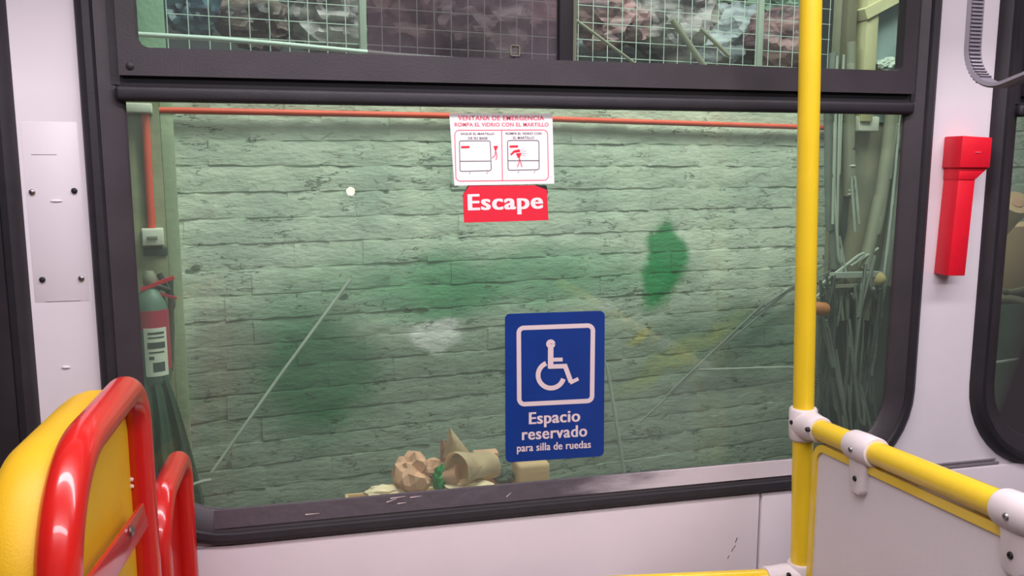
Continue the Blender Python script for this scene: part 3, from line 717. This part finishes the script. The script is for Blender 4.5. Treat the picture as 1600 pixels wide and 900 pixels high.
obj('rolled_sheet', bm, M['kraft_pale'], t)
bm = B(); tube(bm, [at(690, 745, Y0-.06), at(716, 742, Y0-.08)], [.012, .03], 14); obj('curled_lip', bm, M['kraft'], t)
bm = B(); a = at(806, 722, Y0); b2 = at(856, 752, Y0)
box(bm, (a.x, Y0-.03, b2.z-.05), (b2.x, Y0+.06, a.z), .012, 3); tag(obj('cardboard_piece', bm, M['card']), 'folded brown cardboard piece at the right end of the heap', 'cardboard')
crumple('dark_rag', 787, 744, 20, 14, Y0+.02, M['cable_dark'], 9, 'dark rag between rolled paper and the cardboard piece', 'rag', .5)
bm = B(); a = at(738, 703, Y0+.1); b2 = at(775, 711, Y0+.1); box(bm, (a.x, Y0+.06, b2.z-.1), (b2.x, Y0+.1, a.z), .003); tag(obj('cardboard_piece', bm, M['kraft']), 'brown cardboard edge peeking over the rolled paper', 'cardboard')

# right window view: kraft roll, cardboard box, dark basket
Y1 = .55
t = thing('kraft_paper_roll', at(1590, 330, Y1), 'upright leaning roll of kraft paper seen through the right hand window', 'paper roll')
c0 = at(1590, 316, Y1-.05); c1 = at(1540, 372, Y1+.1)
bm = B(); ax = (c1-c0); lathe(bm, c0, ax, [(.014, .004), (.016, 0), (.036, 0), (.038, .004), (.038, ax.length*1.2), (.015, ax.length*1.2)], 26); obj('roll', bm, M['card'], t)
bm = B(); lathe(bm, c0-ax.normalized()*.002, ax, [(.012, 0), (.016, 0), (.016, .05), (.012, .05)], 20); obj('core', bm, M['kraft'], t)
a = at(1548, 345, Y1+.30); b2 = at(1680, 455, Y1+.30)
tc = thing('cardboard_box', ((a.x+b2.x)/2, Y1+.4, ZB), 'brown cardboard sheet box behind the kraft roll, right hand window', 'box')
bm = B(); box(bm, (a.x, Y1+.30, b2.z-.05), (b2.x, Y1+.5, a.z-.02), .003); obj('box_side', bm, M['card'], tc)
bm = B(); box(bm, (a.x+.02, Y1+.31, ZB), (b2.x-.02, Y1+.48, b2.z-.05), .003); obj('box_base', bm, M['card'], tc)
t = thing('dark_sack', at(1600, 560, Y1), 'dark green sack with a rolled rim below the cardboard, right hand window', 'sack')
bm = B(); g = []
cc = at(1640, 465, Y1+.02); n_ = 40
for j, (dz, r) in enumerate(((0, .135), (-.02, .15), (-.05, .152), (-.12, .158), (-.25, .17), (-.45, .18), (-.8, .19), (-1.3, .19))):
    g.append([bm.verts.new(cc+Vector((r*cos(2*pi*i/n_)*(1+.05*noise.noise(Vector((i*.5, j*.7, 3)))), r*sin(2*pi*i/n_)*.9, dz+.008*sin(i*.9+j)))) for i in range(n_)])
for a, b2 in zip(g, g[1:]):
    for i in range(n_): bm.faces.new((a[i], a[(i+1) % n_], b2[(i+1) % n_], b2[i]))
bm.faces.new(g[-1]); obj('sack_body', bm, mat('sack_green', (58, 82, 66), .85, bump=.5, bscale=30, vary=.35, vscale=7), t)
bm = B(); tube(bm, [cc+Vector((.142*cos(2*pi*i/32), .128*sin(2*pi*i/32), .004*sin(i*2))) for i in range(33)], .011, 8); obj('rolled_rim', bm, M['wood_dark'], t)
bm = B(); flat = at(1575, 562, Y1-.18); tube(bm, [at(1552, 567, Y1-.16), at(1600, 560, Y1-.16)], .004, 8); obj('pale_strap', bm, M['cable_pale'], t)

# upper storage: wire mesh, bundles, poles
mo = -.03
def zs(x, y, off=mo): return wsz(x, y, off)
tm = thing('wire_mesh_fence', W(.8, mo, ZT), 'pale welded wire mesh along the top of the green wall, seen through the upper panes', 'fence')
bm = B(); sA = wsz(260, 20, mo)[0]; sB = wsz(1300, 20, mo)[0]; s = sA; cell = .063
while s < sB:
    tube(bm, [W(s, mo, ZT+.003), W(s, mo, 2.55)], .0016, 5, False); s += cell
z = ZT+.012
while z < 2.56:
    tube(bm, [W(sA, mo-.003, z), W(sB, mo-.003, z)], .0016, 5, False); z += cell
tag(obj('wire_grid', bm, M['wire'], tm), kind='stuff')
for px in (566, 1188):
    s = wsz(px, 20, mo)[0]; bm = B(); wbox(bm, s-.012, s+.012, mo-.012, mo+.012, ZT+.002, 2.58, .002); obj('fence_post', bm, M['cable_pale'], tm)
bm = B(); tube(bm, [wa(150, 50, .04), wa(330, 60, .04), wa(430, 68, .04), wa(620, 86, .05), wa(760, 96, .06)], .008, 10)
tag(obj('sagging_pipe', bm, M['wire']), 'pale thin pipe sloping along the bottom of the wire mesh', 'pipe')
bm = B(); wbox(bm, wsz(180, 20, .0)[0], wsz(256, 20, .0)[0], -.06, .0, ZT+.02, 3.0, .004); tag(obj('green_post', bm, mat('pale_green_post', (140, 176, 146), .8, bump=.2, vary=.12)), 'pale green painted post at the left of the wire mesh', 'post')
def streaky(name, c1, c2, vs=9): return mat(name, c1, .45, bump=.9, bscale=14, col2=c2, vscale=vs, stretch=(.55, 1, 2.6))
B1 = streaky('wrapped_grey', (172, 164, 164), (70, 66, 70)); B2 = streaky('wrapped_pink', (178, 138, 140), (82, 62, 70)); B3 = streaky('wrapped_teal', (74, 104, 116), (34, 52, 66)); B4 = streaky('wrapped_white', (196, 202, 208), (110, 116, 124)); B5 = streaky('wrapped_brown', (150, 132, 124), (58, 52, 52)); B6 = streaky('wrapped_green', (140, 170, 148), (60, 92, 72))
bundles = [(300, 20, 46, 48, B3, 'dark teal wrapped bundle behind the left end of the mesh'), (400, 30, 66, 60, B5, 'brownish wrapped bundle behind the mesh, right of the teal one'),
 (510, 25, 66, 66, B1, 'grey streaky bundle left of the tall mesh post'), (640, 30, 80, 70, B5, 'dull brown bundle behind the left part of the smoky pane'),
 (760, 35, 80, 66, B1, 'grey bundle behind the middle of the smoky pane'), (850, 30, 60, 66, B2, 'pinkish bundle behind the black window stile'),
 (950, 30, 66, 46, B2, 'pink streaked bundle right of the black window stile'), (965, 80, 80, 34, B4, 'white plastic wrapped bundle low behind the right pane'),
 (1050, 40, 66, 60, B1, 'grey glossy bundle behind the crossing poles'), (1140, 60, 66, 56, B4, 'pale plastic bundle left of the right mesh post'),
 (1220, 60, 56, 50, B2, 'pink grey bundle behind the mesh left of the yellow pole'), (1220, 8, 60, 26, B6, 'green cloth bundle on top, left of the yellow pole'),
 (1080, -10, 80, 36, B6, 'green grey sheet bundle over the crossing poles')]
for i, (x, y, rx, ry, m, lab) in enumerate(bundles):
    Yb = wa(x, y, (-.30, -.62)[i % 2] if i < 11 else (-.95, -1.0)[i-11]).y
    crumple('wrapped_bundle', x, y, rx, ry, Yb, m, 20+i, lab, 'bundle', .4, 4.0)
for (pts, r, lab) in (([(898, 30), (1000, 105)], .006, 'thin dark rod slanting down right of the black stile'), ([(1050, 30), (1105, 110)], .012, 'thick pale pole leaning left to right among bundles'), ([(1095, 45), (1140, 88)], .008, 'short grey pole right of the thick leaning pole')):
    bm = B(); tube(bm, [wa(*pts[0], .02), wa(*pts[1], .03)], r, 10); tag(obj('leaning_pole', bm, M['conduit']), lab, 'pole')
# timber frame far right of upper window
tf = thing('timber_frame', wa(1360, 100, .05), 'pale timber upright with a slanting brace at the right of the upper window', 'timber frame')
bm = B(); a = wsz(1345, 60, .06)[0]; b2 = wsz(1363, 60, .06)[0]; wbox(bm, a, b2, .02, .09, 1.55, 2.6, .003); obj('upright', bm, M['wood'], tf)
bm = B(); flatbar(bm, [(1345, 24), (1450, -32)], .045, .06, .07); obj('brace', bm, M['wood'], tf, smooth=False)
bm = B(); a = wsz(1318, 60, .05)[0]; b2 = wsz(1332, 60, .05)[0]; wbox(bm, a, b2, .03, .07, 1.55, 2.6, .003); tag(obj('dark_upright', bm, M['wood_dark'], tf), 'dark brown upright')
bm = B(); a = wsz(1363, 60, .035)[0]; b2 = wsz(1440, 60, .035)[0]; wbox(bm, a, b2, .03, .04, 1.55, 2.6, .001); obj('pale_panel', bm, mat('blue_grey_panel', (158, 178, 176), .5, vary=.2, vscale=4), tf)
crumple('dark_rag', 1385, 104, 20, 12, wa(1385, 104, .08).y, M['cable_pale'], 41, 'pale rag at the foot of the timber frame', 'rag', .5)

# ================================================================== STICKERS
YS = .0022
def flatpoly(bm, pts, Y): bm.faces.new([bm.verts.new(at(x, y, Y)) for x, y in pts])
def slab(name, pts, m, parent, Y=YS, th=.0005):
    bm = B(); prism(bm, [at(x, y, Y) for x, y in pts], Vector((0, th, 0))); return obj(name, bm, m, parent, smooth=False)
def rpoly(c, r, n=6):
    P = fillet([Vector((x, y, 0)) for x, y in c], r, n, True); return [(p.x, p.y) for p in P]
def strokes(name, lines, m, parent, Y, wdt):
    bm = B(); Y0_ = Y
    for li, ln in enumerate(lines):
        Y = Y0_-.00003*li; w_ = wdt; pts = ln; closed = False
        if isinstance(ln, tuple) and isinstance(ln[0], list): pts, w_, closed = ln
        P = [Vector((x, y)) for x, y in pts]; N = len(P); L = []; R_ = []
        for i in range(N):
            a = P[i-1] if (i or closed) else P[i]; b2 = P[(i+1) % N] if (i < N-1 or closed) else P[i]
            d = (b2-a).normalized(); nn = Vector((-d.y, d.x))*w_/2; L.append(bm.verts.new(at(*(P[i]+nn), Y))); R_.append(bm.verts.new(at(*(P[i]-nn), Y)))
        for i in range(N if closed else N-1):
            j = (i+1) % N; bm.faces.new((L[i], L[j], R_[j], R_[i]))
    return obj(name, bm, m, parent, smooth=False)
def text(s, quad, m, parent, Y, bold=.02, name='lettering'):
    cu = bpy.data.curves.new('t', 'FONT'); cu.body = s; cu.offset = bold*.3; cu.resolution_u = 4; cu.space_character = 1.0+bold*2.5
    t = bpy.data.objects.new('t', cu); sc.collection.objects.link(t); dg = bpy.context.evaluated_depsgraph_get()
    me = bpy.data.meshes.new_from_object(t.evaluated_get(dg)); bpy.data.objects.remove(t); bpy.data.curves.remove(cu)
    xs_ = [v.co.x for v in me.vertices]; ys_ = [v.co.y for v in me.vertices]; x0, x1, y0, y1 = min(xs_), max(xs_), min(ys_), max(ys_)
    tl, tr, br, bl = quad
    for v in me.vertices:
        u = (v.co.x-x0)/(x1-x0); k = (y1-v.co.y)/(y1-y0)
        px = (tl[0]*(1-u)+tr[0]*u)*(1-k)+(bl[0]*(1-u)+br[0]*u)*k; py = (tl[1]*(1-u)+tr[1]*u)*(1-k)+(bl[1]*(1-u)+br[1]*u)*k
        v.co = at(px, py, Y)
    bm = B(); hgt = (bl[1]-tl[1])/FPX*1.5
    for k, q_ in enumerate((-1, -.5, 0, .5, 1) if bold > 0 else (0,)):
        m2 = me.copy()
        for v in m2.vertices: v.co += Vector((q_*bold*hgt, -.00002*k, 0))
        bm.from_mesh(m2); bpy.data.meshes.remove(m2)
    bpy.data.meshes.remove(me); return obj(name, bm, m, parent, smooth=False)
Y1s = YS-.0004; Y2s = YS-.0007
c = at(784, 287, YS); e1 = thing('instruction_sticker', c, 'white emergency window instruction sticker with red heading and two small pictures', 'sticker')
slab('sticker_sheet', [(702, 177), (863, 178), (866, 287), (710, 290)], M['sticker_white'], e1)
def rq(x0, y0, x1, y1, sk=0): return [(x0, y0), (x1, y0), (x1+sk, y1), (x0+sk, y1)]
text('VENTANA DE EMERGENCIA', rq(715.6, 180.7, 850, 188, .3), M['print_pink'], e1, Y1s, .03)
text('ROMPA EL VIDRIO CON EL MARTILLO', rq(710.4, 191.6, 857, 197.6, .3), M['print_pink'], e1, Y1s, .03)
text('SAQUE EL MARTILLO', rq(720, 207.3, 772, 211.2), M['print_grey'], e1, Y1s, .02); text('DE SU BASE', rq(731.6, 214, 761.8, 217.9), M['print_grey'], e1, Y1s, .02)
text('ROMPA EL VIDRIO CON', rq(790.4, 206.7, 846, 210.4), M['print_grey'], e1, Y1s, .02); text('EL MARTILLO', rq(801.8, 213.3, 834.4, 217.2), M['print_grey'], e1, Y1s, .02)
strokes('printed_border', [(rpoly([(710.5, 203.5), (855.5, 203), (857, 281.5), (712.5, 283)], 7), 1.3, True), ([(783.8, 203.5), (785.2, 282)], 1.3, False)], M['print_pink'], e1, Y1s, 1.3)
strokes('printed_bus_outline', [(rpoly([(717.8, 220), (766, 220), (767.8, 266.5), (718.8, 267.8)], 3), 1.1, True), ([(718, 252), (767, 251.6)], 1.1, False),
   (rpoly([(793, 219.4), (842, 219.4), (842.4, 265), (794, 266)], 3), 1.1, True), ([(793.5, 251), (842, 250.8)], 1.1, False),
   [(733, 272), (735, 268.5)], [(760, 272), (762.5, 268)], [(809, 270.5), (811, 267)], [(834, 270.5), (836.5, 266.8)]], M['print_grey'], e1, Y1s, .7)
for P in ([(720.4, 228.3), (733.8, 228), (733.8, 231.3), (720.4, 231.6)], [(796.2, 227.3), (809.5, 227), (809.5, 230.4), (796.2, 230.7)],
          [(771, 228), (778.5, 228), (775.2, 235.5), (773.5, 235.5)], [(797, 241), (803, 235), (812, 233), (813, 237.5), (804, 238.5), (799, 243)],
          [(806, 239.5), (815, 239), (811.5, 248), (809, 246)]):
    bm = B(); flatpoly(bm, P, Y1s-.00002); obj('printed_mark' if P[0][1] < 229 and P[0][0] != 771 else 'printed_hammer', bm, M['sticker_red'], e1, smooth=False)
strokes('printed_hand', [[(774.5, 235), (773.5, 243), (769, 247)], [(774.5, 235), (776.5, 244), (775, 250)]], M['print_pink'], e1, Y1s, 1.5)
strokes('printed_hand', [[(811.5, 247), (811, 254), (808.5, 261)], [(811.5, 247), (814, 255), (815.5, 261)]], M['print_pink'], e1, Y1s, 1.5)
strokes('printed_impact_line', [[(815, 238), (823, 235)], [(815, 240), (824, 240)], [(815, 242), (822, 244)], [(814, 236), (820, 231)]], M['print_grey'], e1, Y1s, .4)

c = at(790, 346, YS); e2 = thing('escape_sticker', c, 'red sticker reading Escape in white, below the white instruction sticker', 'sticker')
slab('dark_backing', [(722.5, 306), (731, 289.5), (854, 289.5), (856, 300), (850, 330), (730, 330)], M['dark'], e2, YS+.0003, .0002)
slab('sticker_sheet', [(723.3, 304.5), (732.8, 290.6), (836, 289.6), (854.5, 296.7), (857, 344), (725, 348)], M['sticker_red'], e2)
text('Escape', [(731.5, 303.5), (847, 300.5), (848, 334), (732.5, 337)], M['print_white'], e2, Y1s, .035)

c = at(868, 722, YS); e3 = thing('wheelchair_sign', c, 'blue wheelchair space sticker low on the big window pane', 'sign')
slab('sticker_sheet', rpoly([(789, 490.5), (945, 485.5), (943.5, 712.5), (790, 723)], 8), M['sticker_blue'], e3)
def zc5(x, y): return (770+x/3.335, 470+y/3.335)
strokes('white_border', [(rpoly([zc5(135, 142), zc5(522, 128), zc5(517, 521), zc5(138, 540)], 8), 7, True)], M['print_cream'], e3, Y1s, 7)
arc = [zc5(303+67*cos(radians(a)), 388-67*sin(radians(a))) for a in range(112, 352, 8)]
strokes('wheelchair_symbol', [(arc, 7.4, False), ([zc5(302, 240), zc5(301, 352)], 8.6, False), ([zc5(301, 307), zc5(364, 306)], 6, False),
   ([zc5(290, 343), zc5(386, 340)], 7, False), ([zc5(374, 332), zc5(408, 424)], 7.4, False), ([zc5(402, 428), zc5(446, 406)], 5.6, False),
   ([zc5(302+12*cos(radians(a)), 225-12*sin(radians(a))) for a in range(0, 361, 20)], 7.2, False)], M['print_cream'], e3, Y2s, 5)
text('Espacio', [(827, 644.5), (906, 640), (906, 664.5), (827, 669)], M['print_cream'], e3, Y1s, .03)
text('reservado', [(816, 669.5), (917, 663.5), (917, 682), (816, 688)], M['print_cream'], e3, Y1s, .03)
text('para silla de ruedas', [(808, 694), (923, 688), (923, 703.5), (808, 710)], M['print_cream'], e3, Y1s, .022)

# ================================================================== HAMMER CASE
hc = at(1495, 431, -.045)
th = thing('hammer_case', (hc.x, 0, hc.z), 'red plastic emergency hammer case mounted on the white right pillar', 'hammer case')
def hpr(name, pts, Y, th_=None):
    bm = B(); prism(bm, [at(x, y, Y) for x, y in pts], Vector((0, -Y-.0005, 0))); bmesh.ops.recalc_face_normals(bm, faces=bm.faces)
    bmesh.ops.bevel(bm, geom=bm.edges[:], offset=.0018, segments=2, affect='EDGES', profile=.5); return obj(name, bm, M['redplastic'], th)
hpr('case_head', [(1505, 212), (1551, 215), (1547, 262), (1500, 262)], -.050)
hpr('case_neck', [(1500, 262), (1545, 262), (1524, 281), (1498, 281)], -.044)
hpr('case_body', [(1498, 280), (1524, 280), (1508, 431), (1482, 431)], -.042)
bm = B(); p = at(1528, 238, -.0505); box(bm, (p.x-.006, -.0515, p.z-.001), (p.x+.006, -.0500, p.z+.001), .0004); tag(obj('moulded_mark', bm, M['print_pink'], th), 'pale moulded line')

# ================================================================== YELLOW POLE, RAILS, PANEL
YP = -.158
p_top = at(1267, 0, YP); p_bot = at(1251, 880, YP); dv = (p_top-p_bot)/(p_top.z-p_bot.z)
def pole_at(z): return p_bot+dv*(z-p_bot.z)
bm = B(); tube(bm, [pole_at(0.0), pole_at(1.2), pole_at(2.3)], .0182, 32)
tag(obj('grab_pole', bm, M['yellow']), 'upright yellow grab pole standing in front of the window', 'pole')
r0 = at(1256, 661, YP); rE = at(1567, 791, -.66); rd = (rE-r0).normalized()
bm = B(); tube(bm, [r0+rd*.024, r0+rd*.9], .0182, 32)
tag(obj('guard_rail', bm, M['yellow']), 'thick yellow top rail clamped above the grey partition board', 'rail')
rn = Vector((-rd.y, rd.x, 0)).normalized()
if rn.x > 0: rn = -rn      # towards the window-side viewer (left face)
def onpl(x, y, o=0.0): return atp(x, y, r0+rn*o, rn)
def bolt(p, ax, r, parent, m=None, nme='bolt'):
    bm = B(); lathe(bm, p, ax, [(r, -.004), (r, .001), (r*.8, .0022), (r*.4, .0022), (r*.38, .0005), (.0005, .0005)], 14); obj(nme, bm, m or M['dark'], parent)
# tee clamp on pole
def blend(pts_r, m, name, parent, n=24):
    bm = B(); tube(bm, [p for p, r in pts_r], [r for p, r in pts_r], n); return obj(name, bm, m, parent)
t = thing('tee_clamp', r0, 'white tee clamp joining the guard rail to the yellow pole', 'clamp')
zc = r0.z; h = .029
blend([(pole_at(zc-h), .0185), (pole_at(zc-h), .0225), (pole_at(zc-h+.003), .0245), (pole_at(zc), .0252), (pole_at(zc+h-.003), .0245), (pole_at(zc+h), .0225), (pole_at(zc+h), .0185)], M['white_plastic'], 'pole_sleeve', t)
blend([(r0+rd*.0, .027), (r0+rd*.025, .0265), (r0+rd*.045, .0238), (r0+rd*.062, .0232), (r0+rd*.064, .0215), (r0+rd*.064, .0185)], M['white_plastic'], 'rail_socket', t)
bolt(onpl(1261, 671, .0275), rn, .0042, t)
for (x, y) in ((1237, 660),):
    d = ray(x, y); c = Vector((r0.x, r0.y, 0)); oc = Vector((CAM.x-c.x, CAM.y-c.y)); dd = Vector((d.x, d.y)); A = dd.dot(dd); Bq = 2*oc.dot(dd); Cq = oc.dot(oc)-.0272**2
    disc = max(0, Bq*Bq-4*A*Cq); k = (-Bq-sqrt(disc))/(2*A); p = CAM+d*k; ax = Vector((p.x-c.x, p.y-c.y, 0)).normalized(); bolt(p, ax, .0042, t)
# panel clamps
def panel_clamp(pc, lab):
    k = (onpl(*pc)-r0).dot(rd); c = r0+rd*k
    t = thing('panel_clamp', c, lab, 'clamp')
    blend([(c-rd*.034, .0185), (c-rd*.034, .0225), (c-rd*.030, .0238), (c, .0245), (c+rd*.030, .0238), (c+rd*.034, .0225), (c+rd*.034, .0185)], M['white_plastic'], 'rail_sleeve', t)
    bm = B(); n1 = rn*.0; pts = [c-rd*.027+Vector((0, 0, -.004)), c+rd*.027+Vector((0, 0, -.004)), c+rd*.024+Vector((0, 0, -.03)), c+rd*.021+Vector((0, 0, -.066)), c+rd*.012+Vector((0, 0, -.074)), c-rd*.010+Vector((0, 0, -.074)), c-rd*.017+Vector((0, 0, -.066)), c-rd*.022+Vector((0, 0, -.03))]
    prism(bm, [p+rn*.014 for p in pts], -rn*.028); bmesh.ops.recalc_face_normals(bm, faces=bm.faces)
    bmesh.ops.bevel(bm, geom=bm.edges[:], offset=.004, segments=3, affect='EDGES', profile=.5); ptb = obj('panel_tab', bm, M['white_plastic'], t)
    bolt(c+rn*.0246+Vector((0, 0, .000)), rn, .0045, t, M['steel'], 'screw'); bolt(c+rn*.0142+Vector((0, 0, -.048)), rn, .0045, ptb)
panel_clamp((1352, 700), 'white panel clamp on the guard rail nearest the yellow pole')
panel_clamp((1602, 806), 'white panel clamp at the right edge of the picture')
# partition board
pt = thing('partition_board', (r0.x, r0.y-.2, .1), 'grey partition board with yellow edging hanging under the guard rail', 'partition')
k0 = (onpl(1280, 800)-r0).dot(rd); ztop = (onpl(1310, 702)).z
def bp_(k, z, o): p = r0+rd*k; return Vector((p.x, p.y, 0))+rn*o+Vector((0, 0, z))
slz = rd.z/sqrt(rd.x**2+rd.y**2)
ztl = r0.z+rd.z*k0-.025
outer = [bp_(k0, .12, 0), bp_(k0, ztl, 0), bp_(k0+.85, ztl+rd.z*.85, 0), bp_(k0+.85, .12, 0)]
P = fillet(outer, [.02, .035, .03, .03], 8, True)
bm = B(); prism(bm, [p-rn*.004 for p in P], rn*.008); obj('board', bm, M['grey_board'], pt, smooth=False)
cen = sum(P, Vector())/len(P); hd = Vector((rd.x, rd.y, rd.z)).normalized(); up_ = Vector((0, 0, 1)); bm = B(); rows = []
for i in range(len(P)):
    tn = (P[(i+1) % len(P)]-P[i-1]).normalized(); inn = rn.cross(tn).normalized()
    if inn.dot(cen-P[i]) < 0: inn = -inn
    rows.append((P[i], inn, rn))
sweep(bm, rows, [(-.004, -.008), (-.004, .008), (.009, .008), (.009, -.008)]); obj('yellow_edging', bm, M['yellow'], pt)
# lower bar towards the left with its clamp
lb0 = at(1243, 903, YP); lb1 = at(1070, 911, YP); ld = (lb1-lb0).normalized()
bm = B(); tube(bm, [lb0+ld*.03, lb0+ld*.9], .0182, 28); tag(obj('lower_rail', bm, M['yellow']), 'yellow low rail running left from the foot of the pole at the bottom edge', 'rail')
t = thing('tee_clamp', lb0, 'white tee clamp low on the pole at the bottom edge of the picture', 'clamp')
zc = lb0.z; h = .031
blend([(pole_at(zc-h), .0185), (pole_at(zc-h), .0225), (pole_at(zc-h+.003), .0245), (pole_at(zc), .0252), (pole_at(zc+h-.003), .0245), (pole_at(zc+h), .0225), (pole_at(zc+h), .0185)], M['white_plastic'], 'pole_sleeve', t)
blend([(lb0, .027), (lb0+ld*.025, .0265), (lb0+ld*.045, .0238), (lb0+ld*.062, .0232), (lb0+ld*.064, .0215), (lb0+ld*.064, .0185)], M['white_plastic'], 'rail_socket', t)
bolt(at(1233, 899, YP-.026), Vector((-.25, -1, 0)), .004, t)

# ================================================================== SEATS
def seat(xp, ya, yb, zt, rt_, tz, label, rad, bmat='vinyl', pd=.004):
    """seat facing -x; back frame loop in plane x = xp from y=ya (near) to yb (far)"""
    t = thing('bus_seat', (xp, (ya+yb)/2, 0), label, 'seat')
    loop = fillet([(xp, ya, .0), (xp, ya, zt), (xp, yb, zt), (xp, yb, .0)], [0, rad, rad*.5, 0], 16)
    bm = B(); tube(bm, loop, tz, 28); obj('tube_frame', bm, M['red'], t)
    # yellow back board inside the loop and padded shell in front
    o2 = fillet([(xp, ya-.002, .50), (xp, ya-.002, zt-pd), (xp, yb+.002, zt-pd), (xp, yb+.002, .50)], [.03, rad, rad*.5, .03], 14, True)
    bm = B(); prism(bm, [p+Vector((-.006, 0, 0)) for p in o2], Vector((-.012, 0, 0))); obj('back_board', bm, M[bmat], t, smooth=False)
    bm = B(); rings = []
    cy = (ya+yb)/2; cz = (zt+.5)/2
    for (dx, k) in ((-.012, .99), (-.015, 1.02), (-.026, 1.04), (-.042, 1.04), (-.056, 1.015), (-.067, .97), (-.074, .89), (-.078, .7), (-.080, .2)):
        rings.append([bm.verts.new(Vector((xp+dx, cy+(p.y-cy)*k, cz+(p.z-cz)*(1+(k-1)*.6)))) for p in o2])
    for a, b2 in zip(rings, rings[1:]):
        for i in range(len(a)): bm.faces.new((a[i], a[(i+1) % len(a)], b2[(i+1) % len(a)], b2[i]))
    bm.faces.new(rings[0]); bm.faces.new(rings[-1]); obj('padded_back', bm, M['vinyl'], t)
    bm = B(); box(bm, (xp-.46, ya+.01, .40), (xp-.03, yb-.01, .47), .025, 3); obj('seat_cushion', bm, M['vinyl'], t)
    bm = B(); tube(bm, [(xp-.42, ya+.03, .40), (xp-.42, ya+.03, 0)], .014, 12); obj('leg', bm, M['red'], t)
    bm = B(); tube(bm, [(xp-.42, yb-.03, .40), (xp-.42, yb-.03, 0)], .014, 12); obj('leg', bm, M['red'], t)
    return t
XS = -.2295
ya = -1.45+.76; yb = -1.45+1.109
ztp = at(200, 596, yb+.0).z
s1_ = seat(XS, ya, yb, ztp, 0, .0195, 'near bus seat with red tube back frame and yellow padding', .125)
# flat cross strap
def onx(x, y, X): return atp(x, y, Vector((X, 0, 0)), Vector((1, 0, 0)))
Xb = XS+.012
bm = B(); pts = [onx(218, 786, Xb), onx(226, 822, Xb), onx(140, 960, Xb), onx(96, 952, Xb)]
prism(bm, pts, Vector((.005, 0, 0))); bmesh.ops.recalc_face_normals(bm, faces=bm.faces); bmesh.ops.bevel(bm, geom=bm.edges[:], offset=.0015, segments=2, affect='EDGES', profile=.5)
cst = obj('cross_strap', bm, M['red'], s1_)
p = onx(204, 830, Xb+.006); bm = B(); lathe(bm, p, (1, 0, 0), [(.006, 0), (.006, .002), (.003, .004)], 12); tag(obj('bolt', bm, M['steel'], cst), 'steel bolt')
bm = B(); p = onx(206, 760, XS-.005)
for dz in (0, .009): bmesh.ops.create_icosphere(bm, subdivisions=1, radius=.003, matrix=Matrix.Translation(p+Vector((0, 0, dz))))
obj('staple', bm, M['print_cream'], s1_)
zt2 = at(285, 728, -.09).z
s2 = seat(-.227, -.26, -.035, zt2, 0, .0175, 'window side bus seat with a lower red tube frame behind the near seat', .08, 'red', .05)

# ================================================================== GREY STRAP HANDLE
c = at(1556, 145, -.42); t = thing('strap_handle', c, 'grey ribbed hanging strap handle at the top right of the picture', 'strap')
dvec = Vector((0, -1, 0)); wv = Vector((1, 0, 0))
pth = [Vector(c)+dvec*a+Vector((0, 0, b2)) for a, b2 in [(-.055, .5), (-.050, -.005), (.10, .030), (.11, .5)]]
Pp = fillet(pth, [0, .065, .05, 0], 16)
bm = B(); rows = []
for i, p in enumerate(Pp):
    tn = (Pp[min(i+1, len(Pp)-1)]-Pp[max(i-1, 0)]).normalized(); nn = tn.cross(wv).normalized(); rows.append((p, wv, nn))
sweep(bm, rows, [(-.0135, -.002), (-.0105, -.0045), (.0105, -.0045), (.0135, -.002), (.0135, .002), (.0105, .0035), (-.0105, .0035)], closed=False); obj('band', bm, M['grey_strap'], t)
bm = B()
acc = 0
for i in range(1, len(Pp)):
    seg = (Pp[i]-Pp[i-1]).length; nst = max(1, int(seg/.0055))
    for q_ in range(nst):
        p = Pp[i-1].lerp(Pp[i], (q_+.5)/nst); tn = (Pp[i]-Pp[i-1]).normalized(); nn = tn.cross(wv).normalized()
        if p.z > 1.75 or p.z < c.z+.02: continue
        for sg in (1, -1):
            vs = [p-wv*.010-tn*.0013, p+wv*.010-tn*.0013, p+wv*.010+tn*.0013, p-wv*.010+tn*.0013]; prism(bm, [v+nn*sg*.0025 for v in vs], nn*sg*.0035)
tag(obj('rib_ridges', bm, M['grey_strap'], t, smooth=False), kind='stuff')
# ceiling bar the strap hangs from
bm = B(); zz = c.z+.5; mid = Vector((c.x, c.y, zz)); tube(bm, [(-1.8, c.y, zz), (2.8, c.y, zz)], .016, 16); tag(obj('overhead_bar', bm, M['yellow']), 'overhead yellow bar carrying the grey strap handle', 'bar')
print('bricks', cnt)
